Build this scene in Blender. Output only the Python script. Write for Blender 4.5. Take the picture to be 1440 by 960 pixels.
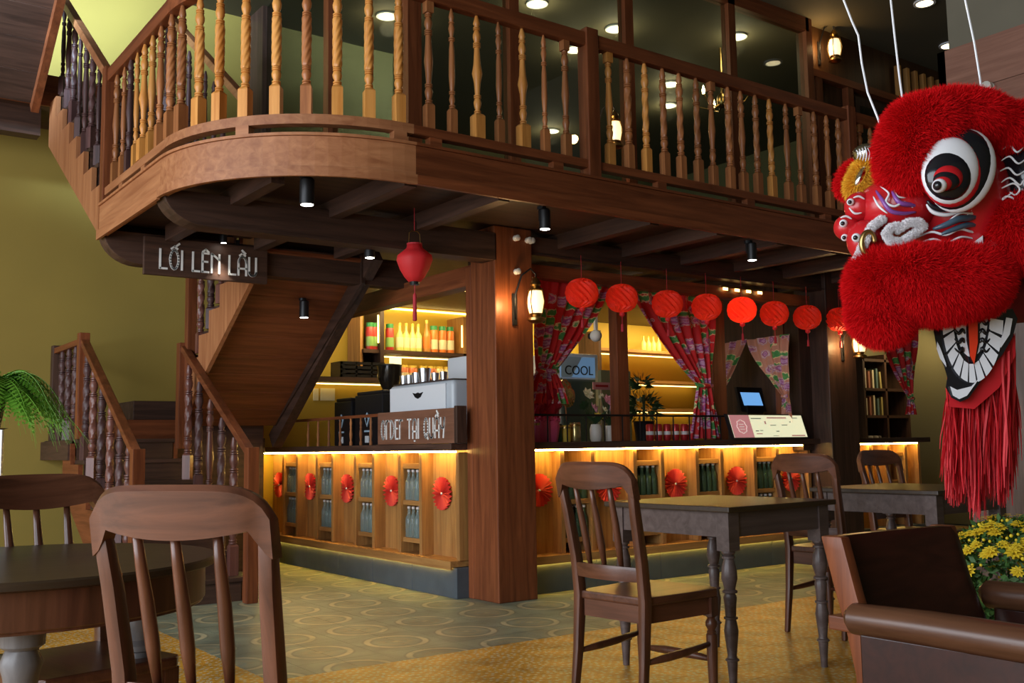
import bpy, bmesh, math, random
from math import sin, cos, pi, radians, sqrt, atan2
from mathutils import Vector, Matrix, Quaternion
random.seed(7)
for o in list(bpy.data.objects): bpy.data.objects.remove(o)
SC = bpy.context.scene
COL = SC.collection
# ------------------------------------------------------------------ camera
F_PX, YAW, PITCH, ROLL, EYE = 1423.5, radians(53.91), radians(5.893), radians(-0.894), 1.08
_fw = Vector((cos(YAW)*cos(PITCH), sin(YAW)*cos(PITCH), sin(PITCH)))
_r0 = Vector((sin(YAW), -cos(YAW), 0)); _u0 = _r0.cross(_fw)
_rt = _r0*cos(ROLL) + _u0*sin(ROLL); _up = -_r0*sin(ROLL) + _u0*cos(ROLL)
cam = bpy.data.cameras.new('camera'); camo = bpy.data.objects.new('camera', cam); COL.objects.link(camo)
cam.sensor_width = 36; cam.sensor_fit = 'HORIZONTAL'; cam.lens = 36*F_PX/1440; cam.clip_start = .05; cam.clip_end = 200
m = Matrix((( _rt.x, _up.x, -_fw.x, 0), (_rt.y, _up.y, -_fw.y, 0), (_rt.z, _up.z, -_fw.z, EYE), (0, 0, 0, 1)))
camo.matrix_world = m
SC.camera = camo
# ------------------------------------------------------------------ light
SC.view_settings.view_transform = 'Standard'; SC.view_settings.look = 'None'
SC.view_settings.gamma = 1; SC.view_settings.use_curve_mapping = False
SC.view_settings.exposure = -0.33
w = bpy.data.worlds.new('World'); SC.world = w; w.use_nodes = True
bg = w.node_tree.nodes['Background']; bg.inputs[0].default_value = (.72, .86, 1, 1); bg.inputs[1].default_value = .3
def area(name, loc, target, sx, sy, power, color):
    l = bpy.data.lights.new(name, 'AREA'); l.shape = 'RECTANGLE'; l.size = sx; l.size_y = sy; l.energy = power; l.color = color
    o = bpy.data.objects.new(name, l); COL.objects.link(o); o.location = loc
    o.rotation_euler = (Vector(target)-Vector(loc)).to_track_quat('-Z', 'Y').to_euler(); return o
area('daylight_front_opening', (-4.4, 3.2, 2.3), (2, 3.9, 1.5), 9.5, 4.0, 950, (.86, .92, 1))
area('daylight_high_window', (-1.5, 6.4, 5.2), (2.5, 9.9, 5.15), 1.4, .5, 130, (.55, .77, 1)).data.spread = radians(42)

def ray(x, y): return _fw + _rt*((x-720)/F_PX) - _up*((y-480)/F_PX)
def at(x, y, X=None, Y=None, Z=None):
    d = ray(x, y); o = Vector((0, 0, EYE))
    t = ((X)/d.x if X is not None else Y/d.y if Y is not None else (Z-EYE)/d.z)
    return o + d*t
def dep(x, y, d): return Vector((0, 0, EYE)) + ray(x, y)*d

# ------------------------------------------------------------------ mesh helpers
class MB:
    def __init__(s): s.v = []; s.f = []; s.uv = None; s.mi = []
    def add(s, vs, fs, mi=0):
        b = len(s.v); s.v += [tuple(p) for p in vs]; s.f += [tuple(b+i for i in f) for f in fs]; s.mi += [mi]*len(fs); return s
    def box(s, x0, x1, y0, y1, z0, z1, mi=0):
        if x0 > x1: x0, x1 = x1, x0
        if y0 > y1: y0, y1 = y1, y0
        if z0 > z1: z0, z1 = z1, z0
        v = [(x0,y0,z0),(x1,y0,z0),(x1,y1,z0),(x0,y1,z0),(x0,y0,z1),(x1,y0,z1),(x1,y1,z1),(x0,y1,z1)]
        return s.add(v, [(0,3,2,1),(4,5,6,7),(0,1,5,4),(1,2,6,5),(2,3,7,6),(3,0,4,7)], mi)
    def bar(s, p, q, w, h, up=(0,0,1), mi=0):
        p = Vector(p); q = Vector(q); d = (q-p).normalized(); u = Vector(up)
        if abs(d.dot(u)) > .98: u = Vector((0,1,0))
        sd = d.cross(u).normalized(); u2 = sd.cross(d)
        v = []
        for c in (p, q):
            for a, b in ((-1,-1),(1,-1),(1,1),(-1,1)): v.append(c+sd*(a*w/2)+u2*(b*h/2))
        return s.add(v, [(0,1,2,3),(7,6,5,4),(0,4,5,1),(1,5,6,2),(2,6,7,3),(3,7,4,0)], mi)
    def lathe(s, prof, c=(0,0,0), n=14, cap=True, mod=None, mi=0):
        vs = []; fs = []
        for r, z in prof:
            for k in range(n):
                a = 2*pi*k/n; rr = r*(mod(a, z) if mod else 1)
                vs.append((c[0]+rr*cos(a), c[1]+rr*sin(a), c[2]+z))
        for i in range(len(prof)-1):
            for k in range(n):
                k2 = (k+1) % n; fs.append((i*n+k, i*n+k2, (i+1)*n+k2, (i+1)*n+k))
        if cap:
            fs.append(tuple(range(n-1, -1, -1))); t = (len(prof)-1)*n; fs.append(tuple(t+k for k in range(n)))
        return s.add(vs, fs, mi)
    def tube(s, pts, rad, n=8, cap=True, flat=1.0, up=(0,0,1), mi=0):
        pts = [Vector(p) for p in pts]; N = len(pts)
        if not isinstance(rad, (list, tuple)): rad = [rad]*N
        vs = []; fs = []
        prev = None
        for i, p in enumerate(pts):
            d = (pts[min(i+1, N-1)]-pts[max(i-1, 0)]).normalized()
            u = Vector(up) if prev is None else prev
            if abs(d.dot(u)) > .97: u = Vector((0,1,0)) if abs(d.y) < .9 else Vector((1,0,0))
            sd = d.cross(u).normalized(); u2 = sd.cross(d).normalized(); prev = u2
            for k in range(n):
                a = 2*pi*(k+.5)/n; vs.append(p+sd*(cos(a)*rad[i])+u2*(sin(a)*rad[i]*flat))
        for i in range(N-1):
            for k in range(n):
                k2 = (k+1) % n; fs.append((i*n+k, i*n+k2, (i+1)*n+k2, (i+1)*n+k))
        if cap:
            fs.append(tuple(range(n-1, -1, -1))); t = (N-1)*n; fs.append(tuple(t+k for k in range(n)))
        return s.add(vs, fs, mi)
    def prism(s, poly, fn, t0, t1, mi=0):      # poly: 2-D outline; fn(a,b,t) -> 3-D point
        n = len(poly)
        vs = [fn(a, b, t0) for a, b in poly]+[fn(a, b, t1) for a, b in poly]
        fs = [tuple(range(n-1, -1, -1)), tuple(range(n, 2*n))]+[(i, (i+1) % n, n+(i+1) % n, n+i) for i in range(n)]
        return s.add(vs, fs, mi)
    def grid(s, fn, nu, nv, mi=0, closeu=False):
        vs = [fn(i/nu, j/nv) for j in range(nv+1) for i in range(nu+(0 if closeu else 1))]
        W = nu+(0 if closeu else 1); fs = []
        for j in range(nv):
            for i in range(nu):
                i2 = (i+1) % W; fs.append((j*W+i, j*W+i2, (j+1)*W+i2, (j+1)*W+i))
        return s.add(vs, fs, mi)
    def ell(s, c, r, rot=None, nu=20, nv=12, mi=0):
        c = Vector(c); vs = [c+(rot @ Vector((0,0,-r[2])) if rot else Vector((0,0,-r[2])))]; fs = []
        for j in range(1, nv):
            t = -pi/2+pi*j/nv
            for i in range(nu):
                a = 2*pi*i/nu; p = Vector((r[0]*cos(t)*cos(a), r[1]*cos(t)*sin(a), r[2]*sin(t)))
                vs.append(c+(rot @ p if rot else p))
        vs.append(c+(rot @ Vector((0,0,r[2])) if rot else Vector((0,0,r[2]))))
        for i in range(nu): fs.append((0, 1+(i+1) % nu, 1+i))
        for j in range(nv-2):
            for i in range(nu):
                a = 1+j*nu+i; b = 1+j*nu+(i+1) % nu; fs.append((a, b, b+nu, a+nu))
        t = len(vs)-1; b0 = 1+(nv-2)*nu
        for i in range(nu): fs.append((b0+i, b0+(i+1) % nu, t))
        return s.add(vs, fs, mi)
    def mesh(s, name, mats, smooth=False, bevel=0, seg=2, fix=True):
        me = bpy.data.meshes.new(name); me.from_pydata(s.v, [], s.f)
        if not isinstance(mats, (list, tuple)): mats = [mats]
        for mt in mats: me.materials.append(mt)
        if len(mats) > 1: me.polygons.foreach_set('material_index', s.mi)
        if bevel or fix:
            bm = bmesh.new(); bm.from_mesh(me)
            if fix: bmesh.ops.recalc_face_normals(bm, faces=bm.faces)
            if bevel:
                es = [e for e in bm.edges if len(e.link_faces) == 2 and e.calc_face_angle(0) > .6]
                bmesh.ops.bevel(bm, geom=es, offset=bevel, segments=seg, profile=.6, affect='EDGES', clamp_overlap=True)
            bm.to_mesh(me); bm.free()
        if smooth:
            me.polygons.foreach_set('use_smooth', [True]*len(me.polygons))
            if smooth == 'auto':
                try: me.set_sharp_from_angle(angle=radians(38))
                except Exception: pass
        me.update(); return me
    def build(s, name, mat, parent=None, smooth=False, bevel=0, seg=2, fix=True, loc=None):
        o = bpy.data.objects.new(name, s.mesh(name, mat, smooth, bevel, seg, fix)); COL.objects.link(o)
        if parent: o.parent = parent
        if loc: o.location = loc
        return o
def box(name, mat, dims, parent=None, bevel=0, smooth=False): return MB().box(*dims).build(name, mat, parent, bevel=bevel, smooth=smooth)
def inst(me, name, parent=None, loc=(0,0,0), rz=0, mat=None, scale=None, rot=None):
    o = bpy.data.objects.new(name, me); COL.objects.link(o)
    if parent: o.parent = parent
    o.location = loc
    o.rotation_euler = rot if rot else (0, 0, rz)
    if scale: o.scale = scale
    if mat:
        o.material_slots[0].link = 'OBJECT'; o.material_slots[0].material = mat
    return o
def tag(o, label=None, cat=None, group=None, kind=None):
    if label: o['label'] = label
    if cat: o['category'] = cat
    if group: o['group'] = group
    if kind: o['kind'] = kind
    return o
def thing(name, label, cat, loc=(0,0,0), rz=0, group=None):
    o = bpy.data.objects.new(name, None); COL.objects.link(o); o.location = loc; o.rotation_euler = (0,0,rz); o.empty_display_size = .1
    return tag(o, label, cat, group)
def struct(o): o['kind'] = 'structure'; return o
def copy_tree(o, parent=None):
    c = o.copy(); COL.objects.link(c); c.parent = parent
    for ch in list(o.children): copy_tree(ch, c)
    return c

# ------------------------------------------------------------------ materials
def _mat(name):
    mt = bpy.data.materials.new(name); mt.use_nodes = True; nt = mt.node_tree
    return mt, nt, nt.nodes['Principled BSDF'], nt.nodes, nt.links
def plain(name, col, rough=.5, metal=0, spec=.5, em=None, ems=0, trans=0, sss=0, var=.0, nscale=8, bump=0, sheen=0):
    mt, nt, p, N, L = _mat(name)
    p.inputs['Base Color'].default_value = (*col, 1); p.inputs['Roughness'].default_value = rough
    p.inputs['Metallic'].default_value = metal; p.inputs['Specular IOR Level'].default_value = spec
    if em: p.inputs['Emission Color'].default_value = (*em, 1); p.inputs['Emission Strength'].default_value = ems
    if trans: p.inputs['Transmission Weight'].default_value = trans
    if sheen: p.inputs['Sheen Weight'].default_value = sheen
    if var or bump:
        tc = N.new('ShaderNodeTexCoord'); no = N.new('ShaderNodeTexNoise'); no.inputs['Scale'].default_value = nscale; no.inputs['Detail'].default_value = 5
        L.new(tc.outputs['Object'], no.inputs['Vector'])
        if var:
            r = N.new('ShaderNodeMapRange'); r.inputs[3].default_value = 1-var; r.inputs[4].default_value = 1+var*.6
            L.new(no.outputs['Fac'], r.inputs[0])
            mx = N.new('ShaderNodeMix'); mx.data_type = 'RGBA'; mx.blend_type = 'MULTIPLY'; mx.inputs[0].default_value = 1
            mx.inputs[6].default_value = (*col, 1); L.new(r.outputs[0], mx.inputs[7]); L.new(mx.outputs[2], p.inputs['Base Color'])
        if bump:
            b = N.new('ShaderNodeBump'); b.inputs['Strength'].default_value = bump; b.inputs['Distance'].default_value = .01
            L.new(no.outputs['Fac'], b.inputs['Height']); L.new(b.outputs[0], p.inputs['Normal'])
    return mt
def wood(name, c1, c2, rough=.42, axis='Z', scale=1.0, spec=.4, rnd=.25, bump=.12):
    mt, nt, p, N, L = _mat(name)
    tc = N.new('ShaderNodeTexCoord'); mp = N.new('ShaderNodeMapping'); oi = N.new('ShaderNodeObjectInfo')
    sc = [14*scale]*3; sc['XYZ'.index(axis)] = .9*scale; mp.inputs['Scale'].default_value = sc
    ad = N.new('ShaderNodeVectorMath'); ad.operation = 'ADD'; sm = N.new('ShaderNodeVectorMath'); sm.operation = 'SCALE'; sm.inputs[0].default_value = (7, 3, 5)
    L.new(oi.outputs['Random'], sm.inputs['Scale']); L.new(tc.outputs['Object'], ad.inputs[0]); L.new(sm.outputs[0], ad.inputs[1])
    L.new(ad.outputs[0], mp.inputs['Vector'])
    no = N.new('ShaderNodeTexNoise'); no.inputs['Scale'].default_value = 1.6; no.inputs['Detail'].default_value = 7; no.inputs['Roughness'].default_value = .62; no.inputs['Distortion'].default_value = .6
    L.new(mp.outputs[0], no.inputs['Vector'])
    cr = N.new('ShaderNodeValToRGB'); cr.color_ramp.elements[0].position = .32; cr.color_ramp.elements[1].position = .7
    cr.color_ramp.elements[0].color = (*c1, 1); cr.color_ramp.elements[1].color = (*c2, 1)
    L.new(no.outputs['Fac'], cr.inputs[0])
    hs = N.new('ShaderNodeHueSaturation'); mr = N.new('ShaderNodeMapRange'); mr.inputs[3].default_value = 1-rnd; mr.inputs[4].default_value = 1+rnd
    L.new(oi.outputs['Random'], mr.inputs[0]); L.new(mr.outputs[0], hs.inputs['Value']); L.new(cr.outputs[0], hs.inputs['Color'])
    L.new(hs.outputs[0], p.inputs['Base Color'])
    p.inputs['Roughness'].default_value = rough; p.inputs['Specular IOR Level'].default_value = spec
    b = N.new('ShaderNodeBump'); b.inputs['Strength'].default_value = bump; b.inputs['Distance'].default_value = .004
    L.new(no.outputs['Fac'], b.inputs['Height']); L.new(b.outputs[0], p.inputs['Normal'])
    return mt
def thin_glass(name, tint=(1,1,1), ior=1.5):
    mt, nt, p, N, L = _mat(name)
    N.remove(p); tr = N.new('ShaderNodeBsdfTransparent'); tr.inputs[0].default_value = (*tint, 1)
    gl = N.new('ShaderNodeBsdfGlossy'); gl.inputs['Roughness'].default_value = .02; lw = N.new('ShaderNodeLayerWeight'); lw.inputs[0].default_value = .5; pw = N.new('ShaderNodeMath'); pw.operation = 'POWER'; L.new(lw.outputs['Facing'], pw.inputs[0]); pw.inputs[1].default_value = 4; fr = N.new('ShaderNodeMapRange'); L.new(pw.outputs[0], fr.inputs[0]); fr.inputs[3].default_value = .05; fr.inputs[4].default_value = .8
    mx = N.new('ShaderNodeMixShader'); L.new(fr.outputs[0], mx.inputs[0]); L.new(tr.outputs[0], mx.inputs[1]); L.new(gl.outputs[0], mx.inputs[2])
    L.new(mx.outputs[0], N['Material Output'].inputs[0]); return mt

M = {}
for ax in 'XYZ':
    M['dark'+ax] = wood('dark_stained_wood_'+ax, (.030,.015,.010), (.085,.042,.028), .5, ax)
    M['red'+ax] = wood('red_brown_wood_'+ax, (.115,.030,.010), (.26,.076,.026), .42, ax, rnd=.15)
    M['honey'+ax] = wood('honey_wood_'+ax, (.30,.135,.038), (.52,.27,.082), .5, ax, rnd=.12)
    M['fascia'+ax] = wood('fascia_wood_'+ax, (.27,.095,.036), (.44,.19,.080), .5, ax, rnd=.10)
    M['chair'+ax] = wood('mahogany_wood_'+ax, (.065,.022,.011), (.155,.056,.028), .3, ax, spec=.5, rnd=.1, bump=.06)
M['amber'] = wood('amber_turned_wood', (.46,.17,.03), (.70,.33,.085), .38, 'Z', rnd=.2)
M['brown'] = wood('brown_turned_wood', (.24,.082,.028), (.43,.17,.058), .38, 'Z', rnd=.25)
M['plum'] = wood('plum_dark_turned_wood', (.045,.02,.02), (.12,.055,.05), .45, 'Z', rnd=.2)
M['maroon'] = wood('maroon_turned_wood', (.10,.035,.028), (.21,.085,.062), .3, 'Z', rnd=.2)
M['black'] = plain('black_metal', (.012,.012,.013), .4, .3)
M['blackp'] = plain('black_plastic', (.010,.010,.012), .35)
M['steel'] = plain('brushed_steel', (.6,.62,.65), .28, 1)
M['brass'] = plain('aged_brass', (.42,.27,.10), .3, 1)
M['white'] = plain('white_enamel', (.78,.80,.82), .3)
M['cream'] = plain('cream_porcelain', (.75,.72,.65), .3)
M['stone'] = plain('slate_plinth', (.075,.095,.115), .55, var=.35, nscale=7, bump=.1)
M['letter'] = plain('white_paint', (.80,.80,.78), .6)
M['led'] = plain('warm_led', (1,.75,.3), .5, em=(1,.66,.17), ems=85)
M['bulb'] = plain('warm_bulb', (1,.8,.45), .5, em=(1,.68,.30), ems=30)
M['spot'] = plain('white_lamp_face', (1,1,1), .5, em=(1,.95,.85), ems=25)
M['down'] = plain('warm_downlight_face', (1,1,1), .5, em=(1,.80,.45), ems=7)
M['glass'] = thin_glass('window_glass', (.80,.86,.82))
M['clear'] = thin_glass('clear_glass', (.86,.92,.90))
# ------------------------------------------------------------------ floor tiles
def tile_mat(name, kind):
    mt, nt, p, N, L = _mat(name)
    uv = N.new('ShaderNodeUVMap'); uv.uv_map = 'UVMap'; tc = N.new('ShaderNodeTexCoord')
    no = N.new('ShaderNodeTexNoise'); no.inputs['Scale'].default_value = 5; no.inputs['Detail'].default_value = 6
    geo = N.new('ShaderNodeNewGeometry'); L.new(geo.outputs['Position'], no.inputs['Vector'])
    def ramp(stops, src):
        r = N.new('ShaderNodeValToRGB'); r.color_ramp.interpolation = 'LINEAR'
        e = r.color_ramp.elements
        while len(e) < len(stops): e.new(.5)
        for i, (ps, c) in enumerate(stops): e[i].position = ps; e[i].color = (*c, 1)
        L.new(src, r.inputs[0]); return r.outputs[0]
    if kind == 'green':
        ln = N.new('ShaderNodeVectorMath'); ln.operation = 'LENGTH'; L.new(uv.outputs[0], ln.inputs[0])
        g = (.20,.235,.175); y = (.44,.41,.26); d = (.15,.16,.115); b = (.26,.24,.15)
        col0 = ramp([(0,y),(.10,b),(.22,g),(.30,b),(.52,g),(.60,d),(.64,y),(.74,y),(.78,d),(.84,g),(1,g)], ln.outputs['Value'])
        n2 = N.new('ShaderNodeTexNoise'); n2.inputs['Scale'].default_value = 9; n2.inputs['Detail'].default_value = 3; L.new(geo.outputs['Position'], n2.inputs['Vector'])
        r2 = N.new('ShaderNodeMapRange'); r2.inputs[1].default_value = .28; r2.inputs[2].default_value = .48; L.new(n2.outputs['Fac'], r2.inputs[0])
        m2 = N.new('ShaderNodeMix'); m2.data_type = 'RGBA'; m2.inputs[6].default_value = (*g, 1); L.new(r2.outputs[0], m2.inputs[0]); L.new(col0, m2.inputs[7]); col = m2.outputs[2]
    else:
        mp = N.new('ShaderNodeMapping'); mp.inputs['Scale'].default_value = (3.0, 3.0, 1); mp.inputs['Rotation'].default_value = (0,0,radians(45)); L.new(uv.outputs[0], mp.inputs['Vector'])
        ck = N.new('ShaderNodeTexVoronoi'); ck.voronoi_dimensions = '2D'; ck.inputs['Scale'].default_value = 2.1; ck.inputs['Randomness'].default_value = .55
        L.new(mp.outputs[0], ck.inputs['Vector'])
        col = ramp([(0,(.62,.60,.48)),(.20,(.58,.52,.34)),(.27,(.60,.31,.04)),(.45,(.64,.33,.035)),(.62,(.56,.26,.022)),(1,(.50,.24,.03))], ck.outputs['Distance'])
    mr = N.new('ShaderNodeMapRange'); mr.inputs[1].default_value = .3; mr.inputs[2].default_value = .7; mr.inputs[3].default_value = .62; mr.inputs[4].default_value = 1.15; L.new(no.outputs['Fac'], mr.inputs[0])
    mx = N.new('ShaderNodeMix'); mx.data_type = 'RGBA'; mx.blend_type = 'MULTIPLY'; mx.inputs[0].default_value = 1
    L.new(col, mx.inputs[6]); L.new(mr.outputs[0], mx.inputs[7]); L.new(mx.outputs[2], p.inputs['Base Color'])
    p.inputs['Roughness'].default_value = .38; p.inputs['Specular IOR Level'].default_value = .4
    return mt
M['tgreen'] = tile_mat('grey_green_cement_tile', 'green'); M['tyellow'] = tile_mat('yellow_cement_tile', 'yellow')
M['grout'] = plain('grout', (.12,.11,.08), .8)
floor = struct(box('floor', M['grout'], (-4.5, 12.5, -4, 10, -.2, -.012)))
TS = .235; G = .0012; hz = TS/2-G
def tile_mesh(mat):
    mb = MB(); e = .0015
    mb.add([(-hz,-hz,-.012),(hz,-hz,-.012),(hz,hz,-.012),(-hz,hz,-.012),(-hz,-hz,0),(hz,-hz,0),(hz,hz,0),(-hz,hz,0)],
           [(4,5,6,7),(0,1,5,4),(1,2,6,5),(2,3,7,6),(3,0,4,7)])
    me = mb.mesh('floor_tile', mat); ul = me.uv_layers.new(name='UVMap')
    for lp in me.loops:
        v = me.vertices[lp.vertex_index].co; ul.data[lp.index].uv = ((hz-v.x)/TS, (hz-v.y)/TS)
    return me
TG, TY = tile_mesh(M['tgreen']), tile_mesh(M['tyellow'])
ROTK = {(1,1): 0, (0,1): 1, (0,0): 2, (1,0): 3}
cand = []
for i in range(-30, 40):
    for j in range(-37, 21):
        cx = 2.65+TS*(i+.5); cy = 4.87+TS*(j+.5)
        if cx < -4.3 or cx > 12.3 or cy < -3.8 or cy > 9.85: continue
        green = cx > 1.945 and cy > 4.6 and cx < 9.8
        # the ring centre sits on even corners; turn the tile so its own corner meets it
        k = ROTK[((i % 2), (j % 2))]
        d = Vector((cx, cy, 0))-Vector((0,0,EYE)); z = d.dot(_fw); vis = False
        if z > .5:
            x = 720+F_PX*d.dot(_rt)/z; y = 480-F_PX*d.dot(_up)/z; vis = 100 < x < 1330 and y < 975
        inside = 4.05 < cx < 8.4 and cy > 6.1
        cand.append((z if (vis and not inside and z > 3.4) else 1e3+z, cx, cy, k, green, i, j))
cand.sort(key=lambda t: t[0])
rest = {True: [], False: []}
for n, (z, cx, cy, k, green, i, j) in enumerate(cand):
    if n < 300 and z < 1e3: inst(TG if green else TY, 'floor_tile', floor, (cx, cy, 0), (k+2)*pi/2)
    else: rest[green].append((cx, cy, k))
for green, lst in rest.items():
    mb = MB(); uvs = []
    for cx, cy, k in lst:
        R = Matrix.Rotation((k+2)*pi/2, 2); b = []
        for a, c in ((-hz,-hz),(hz,-hz),(hz,hz),(-hz,hz)):
            q = R @ Vector((a, c)); b.append((cx+q.x, cy+q.y, 0)); uvs.append(((hz-a)/TS, (hz-c)/TS))
        b += [(p[0], p[1], -.012) for p in b]
        mb.add(b, [(0,1,2,3),(4,5,1,0),(5,6,2,1),(6,7,3,2),(7,4,0,3)])
    me = mb.mesh('floor_tile_field', M['tgreen'] if green else M['tyellow'], fix=False); ul = me.uv_layers.new(name='UVMap')
    for pl in me.polygons:
        t = pl.vertices[0]//8
        for li in pl.loop_indices: ul.data[li].uv = uvs[t*4+me.loops[li].vertex_index % 4]
    o = bpy.data.objects.new('floor_tile_field', me); COL.objects.link(o); o.parent = floor; tag(o, kind='stuff')

# ------------------------------------------------------------------ room shell
M['mustard'] = plain('mustard_wall_paint', (.315,.225,.042), .75, var=.2, nscale=1.3, bump=.04)
M['kitchen'] = plain('yellow_kitchen_paint', (.62,.42,.045), .6, var=.06, nscale=2)
M['ceil'] = plain('dark_ceiling_paint', (.11,.095,.055), .8)
M['olive'] = plain('olive_dark_paint', (.17,.155,.075), .7, var=.1, nscale=2)
struct(box('wall_back', M['mustard'], (-4.5, 3.95, 9.9, 10.1, 0, 5.6)))
struct(box('wall_kitchen', M['kitchen'], (3.95, 10.5, 9.9, 10.1, 0, 2.66)))
struct(box('wall_right', M['olive'], (12.3, 12.5, -4, 12.7, 0, 5.6)))
struct(box('wall_front', M['olive'], (-4.5, 12.5, -4.2, -4, 0, 5.6)))
struct(box('wall_upper_back', M['olive'], (3.95, 12.5, 12.5, 12.7, 2.66, 5.6)))
struct(box('ceiling', M['ceil'], (-4.5, 12.5, -4.2, 12.7, 5.6, 5.8)))
struct(box('floor_upper', M['darkX'], (3.95, 12.3, 9.9, 12.5, 2.67, 2.80)))
struct(box('floor_upper_right', M['darkX'], (9.5, 12.3, 4.8, 9.9, 2.67, 2.80)))
# kitchen end wall and dark back passage on the right
struct(box('wall_kitchen_end', M['olive'], (10.5, 10.6, 8.2, 10, 0, 2.66)))
struct(box('wall_passage', M['olive'], (10.6, 12.3, 8.2, 8.3, 0, 2.66)))

# ------------------------------------------------------------------ turned balusters
def block(mb, w, z0, z1, ch=.012):
    h = w/2
    mb.box(-h, h, -h, h, z0, z1-ch); k = h*.72
    mb.add([(-h,-h,z1-ch),(h,-h,z1-ch),(h,h,z1-ch),(-h,h,z1-ch),(-k,-k,z1),(k,-k,z1),(k,k,z1),(-k,k,z1)], [(0,1,5,4),(1,2,6,5),(2,3,7,6),(3,0,4,7),(4,5,6,7)])
def ringset(z, r, R, n=2, s=.014):
    out = []
    for k in range(n):
        z0 = z+k*s; out += [(r, z0), (R, z0+s*.25), (R, z0+s*.75), (r, z0+s)]
    return out
def twisted(H=.76, w=.060, R=.026, turns=2.4, lobes=6):
    mb = MB(); block(mb, w, 0, .17*H/.76)
    b = .17*H/.76
    pr = ringset(b, .016, .024, 2)+[(.017,b+.032),(.025,b+.05),(.027,b+.065),(.022,b+.082)]+ringset(b+.085, .017, .025, 2, .011)
    mb.lathe(pr, n=12)
    z0 = b+.108; z1 = H*.74
    rows = 34; pf = [(R*(.86 if i in (0, rows) else 1), z0+(z1-z0)*i/rows) for i in range(rows+1)]
    mb.lathe(pf, n=30 if lobes > 4 else 16, mod=lambda a, z: 1+(.075 if lobes > 4 else .12)*cos(lobes*(a-2*pi*turns*(z-z0)/(z1-z0)/lobes*2)))
    t = z1
    pr = ringset(t, .016, .025, 2, .013)+[(.016,t+.03),(.025,t+.055),(.027,t+.075),(.02,t+.10)]+ringset(t+.10, .015, .023, 2, .012)+[(.016,t+.13),(.022,t+.145),(.012,H)]
    mb.lathe(pr, n=12); return mb
def turned(H=.76, w=.052, R=.026, top='point'):
    mb = MB(); b = .15*H/.76; block(mb, w, 0, b); hh = H-b
    pr = ringset(b, .013, .021, 2, .012)
    B = b+.026
    pr += [(.014,B),(.020,B+.02),(.024,B+.045),(.017,B+.07)]+ringset(B+.07, .014, .022, 2, .012)
    B += .095; e = H-.20
    pr += [(.015,B),(.020,B+(e-B)*.25),(R,B+(e-B)*.45),(.022,B+(e-B)*.65),(.016,e)]
    pr += ringset(e, .014, .023, 3, .011)+[(.015,e+.035),(.024,e+.065),(.023,e+.085),(.014,e+.11)]+ringset(e+.11, .013, .021, 2, .01)
    mb.lathe(pr+([(.015,e+.135),(.022,e+.15),(.010,H)] if top == 'point' else [(.014,e+.135)]), n=12)
    if top == 'block': mb.box(-.024, .024, -.024, .024, e+.135, H)
    return mb
def slim(H=.76):
    mb = MB(); b = .15; block(mb, .046, 0, b)
    pr = ringset(b, .011, .018, 2, .012)+[(.012,b+.03),(.018,b+.055),(.012,b+.085)]+ringset(b+.085, .011, .018, 2, .012)+[(.014,b+.12),(.019,b+.20),(.016,H-.25),(.011,H-.20)]+ringset(H-.20, .010, .018, 2, .013)+[(.012,H-.16),(.019,H-.12),(.012,H-.09)]+ringset(H-.09, .010, .017, 1, .012)+[(.013,H-.07),(.017,H-.05),(.006,H)]
    mb.lathe(pr, n=12); return mb
BAL = {}
def bal(kind, mat):
    k = (kind, mat)
    if k not in BAL:
        mb = {'tw': lambda: twisted(), 'tw2': lambda: twisted(R=.021, turns=1.3, lobes=3, w=.052), 'tu': lambda: turned(), 'tub': lambda: turned(top='block'), 'tk': lambda: turned(R=.032, w=.066), 'sl': lambda: slim(), 'st': lambda: twisted(H=.74, w=.052, R=.023, turns=1.4, lobes=3)}[kind]()
        BAL[k] = mb.mesh('baluster', M[mat], smooth='auto')
    return BAL[k]

# ------------------------------------------------------------------ staircase flights
def flight(th, X0, X1, Y0, dy, n, tr, ri, z0, stringer_l, stringer_r, tread_mat, riser_mat, soffit=None, drop=.24):
    for k in range(n):
        y = Y0+dy*tr*k; z = z0+ri*(k+1)
        box('tread', tread_mat, (X0, X1, y-dy*.025, y+dy*tr+dy*.01, z-.032, z), th, .004)
        box('riser', riser_mat, (X0+.01, X1-.01, y, y+dy*.018, z-ri, z-.033), th)
    for X, mt, out in ((X0, stringer_l, -1), (X1, stringer_r, 1)):
        poly = [(Y0, z0)]
        for k in range(n):
            poly += [(Y0+dy*tr*k, z0+ri*(k+1)-.034), (Y0+dy*tr*(k+1), z0+ri*(k+1)-.034)]
        ye = Y0+dy*tr*n; ze = z0+ri*n
        poly += [(ye, ze-ri-drop), (Y0+dy*(tr*(drop/ri) if z0 < .01 else 0), z0 if z0 < .01 else z0-drop)]
        MB().prism(poly, lambda a, b, t: (t, a, b), X, X+out*.035).build('stringer', mt, th)
    if soffit:
        L = sqrt(tr*tr+ri*ri); N = 9
        for k in range(N):
            a = k/N*n; b = (k+1)/N*n-.03
            p = [(Y0+dy*tr*a, z0+ri*a-drop), (Y0+dy*tr*b, z0+ri*b-drop), (Y0+dy*tr*b, z0+ri*b-drop+.022), (Y0+dy*tr*a, z0+ri*a-drop+.022)]
            MB().prism(p, lambda u, v, t: (t, u, v), X0-.0, X1).build('soffit_plank', soffit, th)
def sloped_rail(th, X, Ya, za, Yb, zb, mat, w=.065, h=.05): return MB().bar((X, Ya, za), (X, Yb, zb), w, h).build('handrail', mat, th, bevel=.006)
def newel(th, x, y, z0, z1, mat, w=.085): return box('newel_post', mat, (x-w/2, x+w/2, y-w/2, y+w/2, z0, z1), th, .006)

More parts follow.
